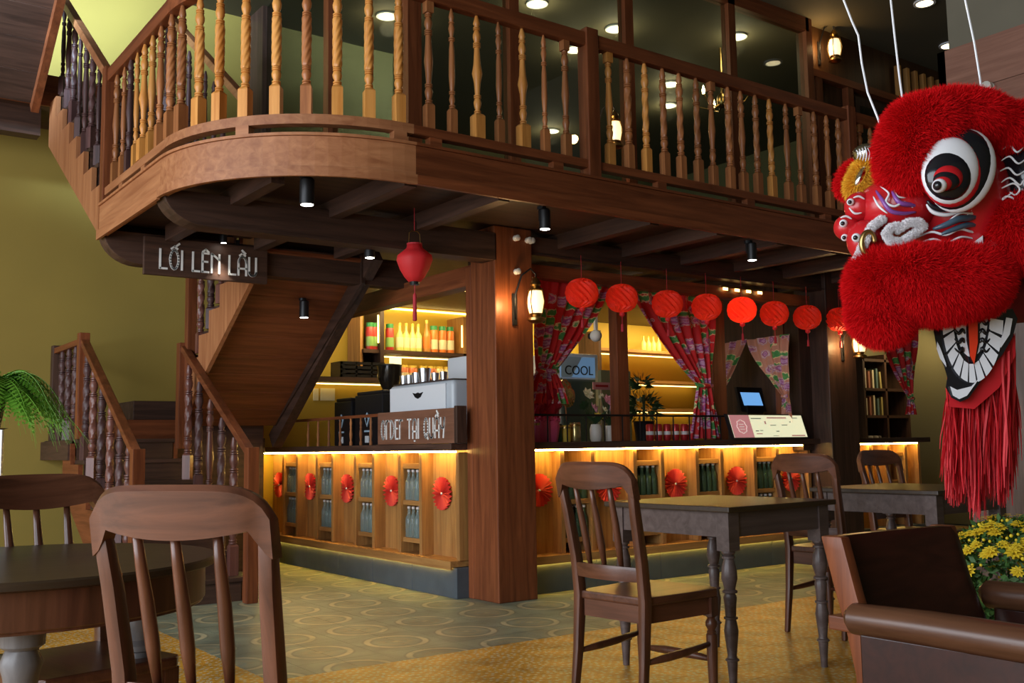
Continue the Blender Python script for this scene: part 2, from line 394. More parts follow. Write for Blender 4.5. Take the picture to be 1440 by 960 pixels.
# lower flight, from the tiled floor up to the landing
s1 = thing('staircase', 'lower dark wooden stair flight rising from the tiled floor to the landing', 'staircase')
flight(s1, 2.0, 2.8, 7.2, 1, 7, .27, .17, 0, M['redY'], M['redY'], M['darkX'], M['darkX'])
newel(s1, 2.05, 7.24, .17, 1.10, M['redZ']); newel(s1, 2.05, 8.86, 1.19, 2.07, M['redZ']); newel(s1, 2.05, 9.84, 1.19, 2.05, M['darkZ'])
newel(s1, 2.80, 7.05, 0.0, 1.10, M['redZ']); newel(s1, 2.80, 8.62, 1.10, 2.0, M['redZ'])
sloped_rail(s1, 2.05, 7.28, 1.07, 8.82, 1.99, M['redY']); sloped_rail(s1, 2.80, 7.09, 1.07, 8.58, 1.95, M['redY']); sloped_rail(s1, 2.05, 8.9, 2.0, 9.8, 2.0, M['redY'])
for i, y in enumerate((7.45, 7.68, 7.95, 8.22, 8.48, 8.70)):
    k = max(0, int((y-7.2)/.27)); z = .17*(k+1); top = 1.07+(y-7.28)*.5974-.03
    inst(bal('st', 'plum' if i % 2 else 'maroon'), 'baluster', s1, (2.05, y, z), i, scale=(1.25,1.25,(top-z)/.74))
for i, y in enumerate((7.32, 7.58, 7.84, 8.10, 8.36)):
    k = max(0, int((y-7.2)/.27)); z = .17*(k+1); top = 1.07+(y-7.09)*.5906-.03
    inst(bal('st' if i != 2 else 'tu', 'plum' if i % 2 else 'maroon'), 'baluster', s1, (2.77, y, z), i, scale=(1.25,1.25,(top-z)/(.74 if i != 2 else .76)))
for i, y in enumerate((9.1, 9.35, 9.6)): inst(bal('st', 'plum'), 'baluster', s1, (2.05, y, 1.19), i, scale=(1.25,1.25,1.07))
ld = thing('stair_landing', 'dark wooden stair landing against the mustard wall with two raised steps', 'landing')
box('platform', M['darkX'], (1.98, 3.74, 9.09, 9.9, 1.05, 1.19), ld, .005)
box('edge_board', M['darkY'], (1.95, 1.98, 8.85, 9.9, 1.02, 1.18), ld)
box('support_wall', M['darkX'], (2.84, 3.74, 9.12, 9.88, 0, 1.05), ld)
box('support_panel', M['darkX'], (2.86, 3.64, 8.90, 8.93, 0, 1.34), ld)
box('step', M['redX'], (2.40, 3.74, 9.12, 9.9, 1.19, 1.36), ld, .006); box('step', M['darkX'], (2.56, 3.74, 9.2, 9.9, 1.36, 1.53), ld, .006)
# middle flight, doubling back up to the balcony
s2 = thing('staircase', 'middle stair flight with planked underside rising from the landing to the balcony', 'staircase')
flight(s2, 2.87, 3.72, 8.82, -1, 7, .243, .181, 1.53, M['fasciaZ'], M['darkY'], M['darkX'], M['darkX'], M['redX'], .23)
MB().bar((3.78, 8.95, 1.16), (3.78, 7.0, 2.61), .09, .15, ).build('carriage_beam', M['darkY'], s2)
newel(s2, 2.84, 8.55, 1.5, 2.78, M['redZ'], .08)
sloped_rail(s2, 2.84, 8.5, 2.62, 7.2, 3.6, M['redY'])
for i, y in enumerate((8.36, 8.12, 7.88, 7.63, 7.4)):
    k = int((8.82-y)/.243); z = 1.53+.181*(k+1); top = 2.62+(8.5-y)*.754-.03
    inst(bal('st' if i != 2 else 'tu', 'plum' if i % 2 else 'maroon'), 'baluster', s2, (2.86, y, z), i, scale=(1.25,1.25,(top-z)/.75))
# upper flight, from the balcony to the top landing
s3 = thing('staircase', 'upper stair flight with pale sawtooth side rising beyond the curved balcony', 'staircase')
flight(s3, 1.80, 2.70, 7.28, 1, 7, .25, .18, 2.80, M['fasciaZ'], M['fasciaZ'], M['darkX'], M['darkX'], M['darkX'], .22)
sloped_rail(s3, 1.80, 7.25, 3.73, 9.0, 5.02, M['fasciaY'], .06, .06); sloped_rail(s3, 2.70, 7.05, 3.68, 8.95, 5.04, M['fasciaY'], .06, .06)
newel(s3, 2.72, 7.06, 2.82, 3.75, M['redZ']); newel(s3, 2.72, 8.86, 4.0, 5.12, M['fasciaZ'])
for X, o in ((1.82, 0), (2.68, 1)):
    for i in range(8):
        y = 7.40+i*.205; k = int((y-7.28)/.25); z = 2.80+.18*(k+1); top = 3.73+(y-7.25)*.737-.03
        inst(bal(('tu', 'st', 'sl')[(i*2+o) % 3] if i % 3 else 'tu', 'plum'), 'baluster', s3, (X, y, z), i, scale=(1,1,(top-z)/.75))
tl = thing('stair_landing', 'dark top landing and return flight in the upper left corner', 'landing')
box('platform', M['darkX'], (-1.2, 2.72, 9.03, 9.88, 4.06, 4.24), tl); box('edge_beam', M['redX'], (-1.2, 2.72, 9.0, 9.03, 4.0, 4.27), tl)
box('wall_beam', M['darkX'], (-1.2, 1.75, 9.3, 9.45, 3.82, 4.06), tl)
for k in range(9):
    y0 = 9.0-k*.25; z0 = 4.0+k*.18
    MB().prism([(y0, z0), (y0-.245, z0+.176), (y0-.245, z0+.22), (y0, z0+.044)], lambda a, b, t: (t, a, b), .55, 1.62).build('soffit_plank', M['darkX'], tl)
MB().bar((1.64, 9.05, 4.02), (1.64, 6.9, 5.57), .06, .26).build('stringer', M['redY'], tl)
MB().bar((.52, 9.05, 4.02), (.52, 6.9, 5.57), .06, .26).build('stringer', M['redY'], tl)

# ------------------------------------------------------------------ balcony
def path(off=0, xend=9.5, ys=7.22):
    ptsL = [(1.75+off, ys), (1.75+off, 6.5), (1.75+off, 5.85)]
    for k in range(1, 24):
        a = pi+pi/2*k/24; ptsL.append((2.85+(1.1-off)*cos(a), 5.85+(1.05-off)*sin(a)))
    return ptsL+[(2.85, 4.80+off), (xend, 4.80+off)]
def sweep(mb, p_out, p_in, z0, z1):
    n = len(p_out); vs = []
    for (a, b), (c, d) in zip(p_out, p_in): vs += [(a,b,z0), (c,d,z0), (c,d,z1), (a,b,z1)]
    fs = [(0,1,2,3), tuple(4*(n-1)+k for k in (3,2,1,0))]
    for i in range(n-1):
        for k in range(4): fs.append((4*i+k, 4*i+(k+1) % 4, 4*i+4+(k+1) % 4, 4*i+4+k))
    return mb.add(vs, fs)
bc = thing('balcony', 'curved dark wooden balcony deck above the order counter', 'balcony')
po, pi_ = path(0), path(.04)
sweep(MB(), po[:3], pi_[:3], 2.555, 2.77).build('fascia_board', M['fasciaY'], bc)
sweep(MB(), po[2:15], pi_[2:15], 2.555, 2.77).build('fascia_board', M['fasciaX'], bc)
sweep(MB(), po[14:27], pi_[14:27], 2.555, 2.77).build('fascia_board', M['fasciaX'], bc)
sweep(MB(), po[26:], pi_[26:], 2.555, 2.77).build('fascia_board', M['redX'], bc)
po, pi_ = path(-.018), path(.0)
sweep(MB(), po[:3], pi_[:3], 2.535, 2.60).build('lower_trim', M['fasciaY'], bc); sweep(MB(), po[2:27], pi_[2:27], 2.545, 2.60).build('lower_trim', M['fasciaX'], bc); sweep(MB(), po[26:], pi_[26:], 2.545, 2.60).build('lower_trim', M['redX'], bc)
po, pi_ = path(-.012), path(.06)
sweep(MB(), po[:27], pi_[:27], 2.772, 2.788).build('deck_edge', M['fasciaX'], bc); sweep(MB(), po[26:], pi_[26:], 2.772, 2.788).build('deck_edge', M['redX'], bc)
inner = path(.05)
MB().prism(inner+[(9.5, 9.88), (3.80, 9.88), (3.80, 7.1), (2.86, 7.1), (2.86, 7.22)], lambda a, b, t: (a, b, t), 2.66, 2.80).build('deck', M['darkX'], bc)
for x in (2.2, 2.85, 3.5, 4.75, 5.4, 6.05, 6.7, 7.35, 8.0, 8.65, 9.3):
    y0 = 4.86 if x > 2.8 else 5.2
    box('joist', M['darkY'], (x-.04, x+.04, y0, 7.08, 2.55, 2.665), bc)
def beam_end(mb, X0, X1, Y0, Y1, z0, z1, r=.2):
    poly = [(X1, z1), (X0, z1)]+[(X0+r*1.3*(1-cos(t)), z1-(z1-z0)*sin(t)) for t in [pi/2*k/8 for k in range(1, 9)]]+[(X1, z0)]
    return mb.prism(poly, lambda a, b, t: (a, t, b), Y0, Y1)
beam_end(MB(), 1.76, 4.12, 5.82, 5.98, 2.40, 2.60).build('main_beam', M['darkX'], bc, bevel=.004)
beam_end(MB(), 1.76, 4.3, 7.14, 7.28, 2.38, 2.60).build('main_beam', M['darkX'], bc, bevel=.004)
box('cross_beam', M['redY'], (4.12, 4.26, 6.13, 9.0, 2.27, 2.42), bc, .004)
box('main_beam', M['darkX'], (4.45, 9.5, 5.86, 6.0, 2.48, 2.62), bc, .004)
# railing
rl = thing('balcony_railing', 'long curved balcony railing of mixed turned and twisted balusters', 'railing')
po, pi_ = path(.02), path(.085)
for nm, za, zb in (('bottom_rail', 2.845, 2.90), ('top_rail', 3.66, 3.75)):
    ms = [M['redY'], M['redX'], M['redX']] if nm == 'top_rail' else [M['fasciaY'], M['fasciaX'], M['redX']]
    sweep(MB(), po[:3], pi_[:3], za, zb).build(nm, ms[0], rl, bevel=.006); sweep(MB(), po[2:27], pi_[2:27], za, zb).build(nm, ms[1], rl); sweep(MB(), po[26:], pi_[26:], za, zb).build(nm, ms[2], rl, bevel=.006)
newel(rl, 1.80, 7.22, 2.56, 3.77, M['redZ'], .09); newel(rl, 4.19, 4.855, 2.62, 3.78, M['redZ'], .10); newel(rl, 6.95, 4.855, 2.62, 3.78, M['redZ'], .10)
def curve_pt(px):                                   # point of the curved rail seen over a given column
    best = None
    for k in range(400):
        a = pi+pi/2*k/400; p = Vector((2.85+1.05*cos(a), 5.85+1.0*sin(a), 2.95)); d = p-Vector((0,0,EYE)); x = 720+F_PX*d.dot(_rt)/d.dot(_fw)
        if best is None or abs(x-px) < best[0]: best = (abs(x-px), p, a)
    return best[1], best[2]
for y, kd, mt in ((7.03,'tu','brown'),(6.85,'sl','brown'),(6.70,'tu','plum'),(6.55,'sl','amber'),(6.39,'tk','amber'),(6.22,'tu','amber'),(6.05,'tu','brown')):
    inst(bal(kd, mt), 'baluster', rl, (1.80, y, 2.90), 0)
for px, kd, mt in ((237,'tw','brown'),(254,'tw','brown'),(279,'tw','amber'),(308,'tw','amber'),(345,'tw','amber'),(388,'tw','amber'),(431,'tw','brown'),(474,'tw','amber'),(519,'tw','amber'),(561,'tw','amber')):
    p, a = curve_pt(px); inst(bal(kd, mt), 'baluster', rl, (p.x, p.y, 2.90), a)
kinds = [('tub','brown'),('sl','brown'),('tk','amber'),('sl','brown'),('tk','amber'),('sl','brown'),('tub','brown'),None,('tub','amber'),('tw2','brown'),('tw2','amber'),('tw2','brown'),('tw2','brown'),('tw2','brown'),('tub','brown'),('tw2','brown'),('tu','brown'),('tw2','brown'),('tw2','amber'),('tu','brown'),('tub','brown'),('tw2','brown'),('tu','brown'),('tw2','brown'),('tub','brown')]
for x, kd in zip([2.97,3.13,3.31,3.47,3.65,3.82,3.99,4.19,4.36,4.53,4.69,4.86,5.02,5.19,5.34,5.52,5.66,5.82,5.98,6.17,6.32,6.51,6.67,6.82,7.1], kinds):
    if kd: inst(bal(*kd), 'baluster', rl, (x, 4.853, 2.90), 0)
for i in range(14): inst(bal('tw2' if i % 3 else 'tu', 'brown'), 'baluster', rl, (7.25+i*.16, 4.853, 2.90), 0)
for x in (3.0, 3.9, 4.8, 5.7, 6.6, 7.5, 8.4): box('spacer_block', M['redX'], (x-.04, x+.04, 4.825, 4.88, 2.785, 2.85), rl)
for px in (345, 560):
    p, a = curve_pt(px); MB().box(-.04, .04, -.03, .03, 2.785, 2.85).build('spacer_block', M['fasciaX'], rl, loc=(p.x, p.y, 0)).rotation_euler = (0, 0, a+pi/2)
for y in (6.3, 6.8): box('spacer_block', M['fasciaY'], (1.775, 1.83, y-.04, y+.04, 2.785, 2.85), rl)

# ------------------------------------------------------------------ pillars
def pillar(label, x, y, w, d, z1, mat):
    t = thing('pillar', label, 'pillar')
    box('post', mat, (x, x+w, y, y+d, 0, z1), t, .008)
    return t
pl1 = pillar('thick red-brown wooden pillar at the corner of the order counter', 4.10, 5.82, .335, .31, 2.655, M['redZ'])
box('bracket_block', M['redZ'], (4.10, 4.435, 6.13, 6.2, 0, 2.40), pl1, .004)
M['wear'] = plain('scuffed_white_wear', (.55,.52,.50), .7, var=.3, nscale=30)
pl2 = pillar('dark wooden pillar with lantern at the far end of the counter', 7.86, 5.82, .42, .36, 2.655, M['darkZ'])
box('side_post', M['darkZ'], (7.70, 7.86, 6.02, 6.18, 1.0, 2.36), pl2)
pl3 = thing('pillar', 'large plank-clad grey pillar behind the red lion head', 'pillar')
M['greywood'] = wood('weathered_grey_wood', (.10,.072,.06), (.21,.16,.14), .6, 'Z')
M['concrete'] = plain('grey_concrete', (.20,.18,.13), .8, var=.15, nscale=3)
M['clad'] = wood('terracotta_plank', (.24,.11,.075), (.36,.18,.125), .55, 'Y', rnd=.08)
box('concrete_core', M['concrete'], (7.62, 8.5, 3.1, 4.33, 0, 5.6), pl3)
for k in range(5): box('plank', M['greywood'], (7.58, 7.62, 4.33-.25*(k+1)+.004, 4.35-.25*k, 0, 2.3), pl3)
box('plank', M['greywood'], (7.60, 7.85, 4.33, 4.36, 0, 2.3), pl3)
for k in range(5): box('clad_board', M['clad'], (7.56, 7.62, 3.1, 4.40, 2.30+.385*k, 2.68+.385*k), pl3)
box('clad_board', M['clad'], (7.56, 7.9, 4.335, 4.40, 2.30, 4.22), pl3)

struct(box('wall_dark_backing', M['darkZ'], (7.9, 7.95, 6.45, 7.3, 0, 2.66)))  # added dark panel so the opening behind the faded curtains reads dark
# ------------------------------------------------------------------ lettering drawn with strokes
def arc(cx, cy, rx, ry, a0, a1, n=10): return [(cx+rx*cos(radians(a0+(a1-a0)*k/n)), cy+ry*sin(radians(a0+(a1-a0)*k/n))) for k in range(n+1)]
def glyph(ch):
    g = {'L': (.34, [[(0,1),(0,0),(.34,0)]]), 'I': (.04, [[(.02,0),(.02,1)]]), 'E': (.32, [[(.32,1),(0,1),(0,0),(.32,0)], [(0,.55),(.26,.55)]]),
         'N': (.40, [[(0,0),(0,1),(.08,.96),(.40,.70)], [(.40,0),(.40,1)]]), 'O': (.42, [arc(.21,.5,.21,.5,0,360,20)]), 'U': (.38, [[(0,1)]+arc(.19,.2,.19,.2,180,360,10)+[(.38,1)]]),
         'A': (.42, [[(0,0)]+arc(.21,.70,.21,.30,180,0,10)+[(.42,0)], [(0,.36),(.42,.36)]]), 'T': (.40, [[(0,1),(.40,1)], [(.20,1),(.20,0)]]),
         'D': (.40, [[(0,0),(0,1)]+arc(.0,.5,.40,.5,90,-90,12)]), 'r': (.32, [[(0,0),(0,1)], [(0,.78)]+arc(.20,.78,.20,.22,180,55,8)]),
         'Q': (.42, [arc(.21,.5,.21,.5,0,360,20), [(.24,.22),(.44,-.06)]]), 'Y': (.40, [[(0,1)]+arc(.18,.62,.18,.16,180,360,8)+[(.38,1),(.26,0)]]), ' ': (.22, [])}
    acc = {'Ố': ('O', 'c/'), 'Ê': ('E', 'c'), 'Ầ': ('A', 'c\\'), 'Ạ': ('A', '.')}
    if ch in acc:
        b, a = acc[ch]; w, st = g[b]; st = list(st); c = w/2
        if 'c' in a: st.append([(c-.15,1.08),(c,1.2),(c+.15,1.08)])
        if '/' in a: st.append([(c+.08,1.22),(c+.24,1.36)])
        if '\\' in a: st.append([(c-.02,1.36),(c+.16,1.2)])
        if '.' in a: st.append([(c-.03,-.14),(c+.03,-.14)])
        return w, st
    return g[ch]
def lettering(text, fn, H, width=None, sw=.06, gap=.13, depth=.006):
    # fn(u, v, t): u along the board, v up, t proud of it
    tot = sum(glyph(c)[0]+gap for c in text)-gap; sx = H if width is None else width/tot
    x = 0; out = []
    for c in text:
        w, st = glyph(c); mb = MB()
        for ln in st:
            for (a, b), (c2, d) in zip(ln[:-1], ln[1:]):
                dx, dy = (c2-a)*sx, (d-b)*H; L = sqrt(dx*dx+dy*dy) or 1e-6; nx, ny = -dy/L*sw*H/2, dx/L*sw*H/2; ex, ey = dx/L*sw*H*.35, dy/L*sw*H*.35
                p0 = ((x+a)*sx-ex, b*H-ey); p1 = ((x+c2)*sx+ex, d*H+ey)
                q = [(p0[0]+nx,p0[1]+ny),(p0[0]-nx,p0[1]-ny),(p1[0]-nx,p1[1]-ny),(p1[0]+nx,p1[1]+ny)]
                mb.prism(q, fn, 0, depth)
        x += w+gap
        if st: out.append(mb)
    return out
def font_text(name, body, size, mat, parent, loc, rot, ext=.002):
    cu = bpy.data.curves.new(name, 'FONT'); cu.body = body; cu.size = size; cu.extrude = ext; cu.align_x = 'CENTER'; cu.align_y = 'CENTER'
    tmp = bpy.data.objects.new(name, cu); COL.objects.link(tmp); bpy.context.view_layer.update()
    me = bpy.data.meshes.new_from_object(tmp.evaluated_get(bpy.context.evaluated_depsgraph_get())); bpy.data.objects.remove(tmp)
    me.materials.clear(); me.materials.append(mat); o = bpy.data.objects.new(name, me); COL.objects.link(o); o.parent = parent; o.location = loc; o.rotation_euler = rot; return o

# ------------------------------------------------------------------ counters
def bottle_glass(name, col):
    mt, nt, p, N, L = _mat(name); p.inputs['Base Color'].default_value = (*col, 1); p.inputs['Roughness'].default_value = .04; p.inputs['Transmission Weight'].default_value = .8; p.inputs['IOR'].default_value = 1.3
    return mt
M['bg1'] = bottle_glass('pale_bottle_glass', (.66,.78,.74)); M['bg2'] = bottle_glass('green_bottle_glass', (.22,.36,.20))
M['capr'] = plain('pale_bottle_cap', (.70,.62,.58), .4); M['fan'] = plain('coral_red_paper', (.72,.055,.035), .6)
BP = [(.028,0),(.031,.008),(.031,.13),(.028,.15),(.016,.175),(.0125,.195),(.012,.222)]
bot_me = {k: MB().lathe(BP, n=10).mesh('bottle_body', M[k], smooth='auto') for k in ('bg1', 'bg2')}
cap_me = MB().lathe([(.014,.220),(.015,.226),(.015,.234),(.012,.238)], n=10).mesh('bottle_cap', M['capr'], smooth='auto')
def bottle(x, y, z, k, label, group, s=1):
    t = inst(bot_me[k], 'bottle', None, (x, y, z), random.random()*6, scale=(s,s,s)); tag(t, label, 'bottle', group); inst(cap_me, 'cap', t); return t
def fan_mesh(R=.125, n=22):
    mb = MB(); vs = [(0,0,.012)]; fs = []
    for k in range(n*2):
        a = pi*k/n; z = .034 if k % 2 else .002; r = R*(1 if k % 2 else .985)
        vs += [(.018*cos(a), .018*sin(a), z*.6+.004), (r*cos(a), r*sin(a), z)]
    for k in range(n*2):
        a, b = 1+2*k, 1+2*((k+1) % (2*n)); fs += [(0, a, b), (a, a+1, b+1, b)]
    mb.add(vs, fs); return mb.mesh('paper_fan', M['fan'], fix=False)
FAN = fan_mesh(); FBTN = MB().lathe([(.009,.018),(.009,.024),(.005,.028)], n=10).mesh('fan_button', M['letter'])
RW = ['front', 'back']; NT = ['first', 'second', 'third', 'fourth']
ORD = ['nearest the corner pillar', 'second from the corner pillar', 'third from the corner pillar', 'fourth from the corner pillar', 'farthest from the corner pillar']
def fan(loc, rot, label, s=1):
    o = inst(FAN, 'paper_fan', None, loc, rot=rot, scale=(s,s,s)); tag(o, label, 'paper fan', 'red paper fans on the counter'); inst(FBTN, 'centre_button', o); return o

# left counter (runs along Y, faces -X)
cl = thing('order_counter', 'honey wood order counter with bottle niches left of the corner pillar', 'counter')
for i, y in enumerate((6.2, 6.83, 7.46, 8.09, 8.72, 9.35)): box('plinth_slab', M['stone'], (4.0, 4.7, y, min(y+.628, 9.88), 0, .215), cl, .004)
box('bottom_ledge', M['honeyY'], (3.985, 4.7, 6.24, 9.88, .218, .262), cl, .004)
box('counter_top', M['darkY'], (3.96, 4.72, 6.20, 9.88, 1.055, 1.105), cl, .006)
LED_L = box('led_strip', M['led'], (4.03, 4.045, 6.26, 9.85, 1.040, 1.052), cl)
M['led2'] = plain('dim_warm_led', (1,.75,.3), .5, em=(1,.66,.10), ems=45)
box('floor_led_strip', M['led2'], (3.989, 3.998, 6.28, 9.8, .208, .217), cl); box('ledge_lip', M['honeyY'], (3.972, 3.985, 6.24, 9.88, .202, .262), cl)
box('back_board', M['darkZ'], (4.42, 4.46, 6.24, 9.88, .262, 1.055), cl)
NL = [(6.79,7.07), (7.55,7.83), (8.31,8.59), (9.07,9.35)]
edges = [6.26]+[v for a in NL for v in a]+[9.86]
for a, b in [(edges[2*i], edges[2*i+1]) for i in range(5)]: box('fan_panel', M['honeyZ'], (4.145, 4.17, a, b, .262, 1.055), cl)
for y in [6.245]+[v for a, b in NL for v in (a-.022, b+.022)]: box('divider', M['honeyZ'], (4.04, 4.42, y-.02, y+.02, .262, 1.04), cl, .003)
for j, (a, b) in enumerate(NL):
    for z0, z1 in ((.915,.955), (.632,.668), (.345,.38)): box('niche_shelf', M['honeyY'], (4.06, 4.42, a, b, z0, z1), cl, .003)
    for lv, z in (('upper', .669), ('lower', .381)):
        for r in range(2):
            for q in range(4): bottle(4.095+r*.10, a+.038+q*.068, z, 'bg1', f'clear bottle, {RW[r]} row {NT[3-q]} from left, {lv} left-counter niche {ORD[j if j<3 else 4]}', f'bottles in left counter {lv} niche {j+1}')
for j, px in enumerate((623, 552, 489, 437, 394)):
    p = at(px, 695, X=4.135); fan((4.143, p.y, .73), (0, -pi/2, 0), f'red pleated paper fan on the left counter, {ORD[j]}')
# right counter (runs along X, faces -Y)
cr_ = thing('order_counter', 'honey wood counter with bottle niches right of the corner pillar under the lanterns', 'counter')
for x in (4.46, 5.14, 5.82, 6.50, 7.18): box('plinth_slab', M['stone'], (x, x+.678, 6.0, 6.7, 0, .225), cr_, .004)
box('bottom_ledge', M['honeyX'], (4.46, 7.86, 5.985, 6.7, .228, .270), cr_, .004)
box('counter_top', M['darkX'], (4.46, 7.86, 5.95, 6.72, 1.055, 1.105), cr_, .006)
box('led_strip', M['led'], (4.48, 7.82, 6.03, 6.045, 1.040, 1.052), cr_)
box('floor_led_strip', M['led2'], (4.5, 7.8, 5.989, 5.998, .218, .227), cr_); box('ledge_lip', M['honeyX'], (4.46, 7.86, 5.972, 5.985, .212, .270), cr_)
box('back_board', M['darkZ'], (4.46, 7.86, 6.42, 6.46, .27, 1.055), cr_)
NR = [(4.88,5.14), (5.63,5.89), (6.34,6.60), (7.07,7.33)]
edges = [4.46]+[v for a in NR for v in a]+[7.86]
for a, b in [(edges[2*i], edges[2*i+1]) for i in range(5)]: box('fan_panel', M['honeyZ'], (a, b, 6.145, 6.17, .27, 1.055), cr_)
for x in [v for a, b in NR for v in (a-.022, b+.022)]+[7.80]: box('divider', M['honeyZ'], (x-.02, x+.02, 6.04, 6.42, .27, 1.04), cr_, .003)
for j, (a, b) in enumerate(NR):
    for z0, z1 in ((.905,.945), (.632,.668), (.345,.38)): box('niche_shelf', M['honeyX'], (a, b, 6.06, 6.42, z0, z1), cr_, .003)
    for lv, z in (('upper', .669), ('lower', .381)):
        for r in range(2):
            for q in range(4): bottle(a+.035+q*.063, 6.095+r*.10, z, 'bg2', f'green bottle, {RW[r]} row {NT[q]} from left, {lv} right-counter niche {ORD[j if j<3 else 4]}', f'bottles in right counter {lv} niche {j+1}')
for j, px in enumerate((757, 855, 949, 1035, 1112)):
    p = at(px, 682, Y=6.135); fan((p.x, 6.143, .745), (pi/2, 0, 0), f'red pleated paper fan on the right counter, {ORD[j]}')
# far counter beyond the dark pillar
cf = thing('order_counter', 'small lit wooden counter beyond the dark lantern pillar', 'counter')
box('plinth_slab', M['stone'], (8.32, 9.6, 6.0, 6.5, 0, .225), cf); box('counter_top', M['darkX'], (8.30, 9.66, 5.95, 6.52, 1.055, 1.105), cf, .006); box('led_strip', M['led'], (8.4, 9.55, 6.03, 6.045, 1.04, 1.052), cf)
box('fan_panel', M['honeyZ'], (8.32, 9.6, 6.2, 6.225, .225, 1.055), cf)
for x in (8.34, 8.75, 9.05, 9.35, 9.58): box('divider', M['honeyZ'], (x-.02, x+.02, 6.04, 6.2, .225, 1.04), cf)
for z in (.64, .92): box('niche_shelf', M['honeyX'], (9.07, 9.33, 6.06, 6.2, z, z+.035), cf)

# ------------------------------------------------------------------ signs
sg = thing('sign_board', 'dark brown hanging sign reading LỐI LÊN LẦU under the balcony', 'sign')
box('board', M['darkX'], (2.02, 2.92, 7.085, 7.12, 2.305, 2.575), sg, .004)
for mb in lettering('LỐI LÊN LẦU', lambda u, v, t: (2.13+u, 7.085-t, 2.355+v), .135, .70, sw=.10, gap=.16): mb.build('letter', M['letter'], sg)
for x in (2.3, 2.7): box('hanger', M['black'], (x-.01, x+.01, 7.10, 7.125, 2.57, 2.62), sg)
so = thing('sign_board', 'brown wooden sign reading ORDER TẠI QUẦY on the left counter', 'sign')
M['signwood'] = wood('sign_wood', (.15,.062,.035), (.24,.11,.065), .45, 'Y', rnd=0)
box('board', M['signwood'], (3.955, 3.985, 6.15, 7.29, 1.107, 1.362), so, .004); box('end_board', M['darkZ'], (3.955, 4.04, 6.11, 6.148, 1.107, 1.375), so, .004)
for mb in lettering('OrDEr TẠI QUẦY', lambda u, v, t: (3.955-t, 7.22-u, 1.15+v), .145, .95, sw=.085, gap=.20): mb.build('letter', M['letter'], so)

# ------------------------------------------------------------------ things on the left counter
sp = thing('counter_balustrade', 'small turned wooden gallery rail on the left counter beside the order sign', 'railing')
box('top_rail', M['redY'], (3.985, 4.02, 7.30, 9.3, 1.335, 1.36), sp, .003)
spm = MB().lathe([(.013,0),(.013,.03),(.007,.04),(.012,.07),(.014,.10),(.008,.14),(.011,.15),(.008,.16),(.012,.19),(.007,.215),(.011,.23)], n=8).mesh('spindle', M['brown'], smooth='auto')
for px in (433, 447, 462, 478, 493, 507, 521, 533): inst(spm, 'spindle', sp, (4.003, at(px, 610, X=4.0).y, 1.106))
y0, y1 = at(634, 560, X=4.2).y, at(545, 560, X=4.2).y
em = thing('espresso_machine', 'white and grey espresso machine behind the order sign', 'espresso machine')
M['lgrey'] = plain('light_grey_enamel', (.50,.54,.58), .35)
MB().box(4.22, 4.62, y0, y1, 1.19, 1.60).build('housing', M['lgrey'], em, bevel=.04, seg=3, smooth='auto')
box('back_panel', M['white'], (4.205, 4.22, y0+.09, y1-.03, 1.2, 1.575), em, .006)
MB().prism([(-.08,.022),(-.035,.014),(0,.022),(.035,.014),(.08,.022),(.04,-.016),(0,-.028),(-.04,-.016)], lambda a, b, t: (t, (y0+y1)/2-.0-a, 1.50+b), 4.198, 4.206).build('emblem', M['black'], em)
for yy in (y0+.08, y1-.08):
    for xx in (4.28, 4.56): MB().lathe([(.02,1.106),(.02,1.2)], (xx,yy,0), 8).build('foot', M['black'], em)
box('cup_rail', M['steel'], (4.24, 4.60, y0+.03, y1-.03, 1.60, 1.61), em)
cupm = MB().lathe([(.028,0),(.036,.075),(.036,.08),(.033,.078),(.026,.005)], n=12).mesh('cup', M['steel'], smooth='auto')
for k, (px, zz, s) in enumerate(((568,1.611,1),(576,1.611,1),(586,1.611,1.15),(597,1.611,1.5),(612,1.611,.9),(624,1.611,.9))):
    o = inst(cupm, 'metal_cup', None, (4.34, at(px, 540, X=4.34).y, zz), scale=(s,s,s)); tag(o, f'steel cup on top of the espresso machine, {["first","second","third","tall fourth","fifth","last"][k]} from the grinder', 'cup', 'cups on the espresso machine')
gy = at(545, 540, X=4.75).y
gr = thing('coffee_grinder', 'black coffee grinder with dark funnel hopper beside the espresso machine', 'coffee grinder')
box('body', M['blackp'], (4.68, 4.86, gy-.09, gy+.09, 1.106, 1.56), gr, .01)
M['smoke'] = plain('smoked_plastic', (.03,.025,.02), .15, trans=.3)
MB().lathe([(.035,1.56),(.05,1.60),(.115,1.74),(.12,1.86)], (4.77, gy, 0), 18).build('hopper', M['smoke'], gr, smooth='auto'); MB().lathe([(.122,1.86),(.122,1.875),(.05,1.885)], (4.77,gy,0), 18).build('lid', M['blackp'], gr, smooth='auto')
M['logo'] = plain('pale_blue_print', (.45,.62,.75), .5)
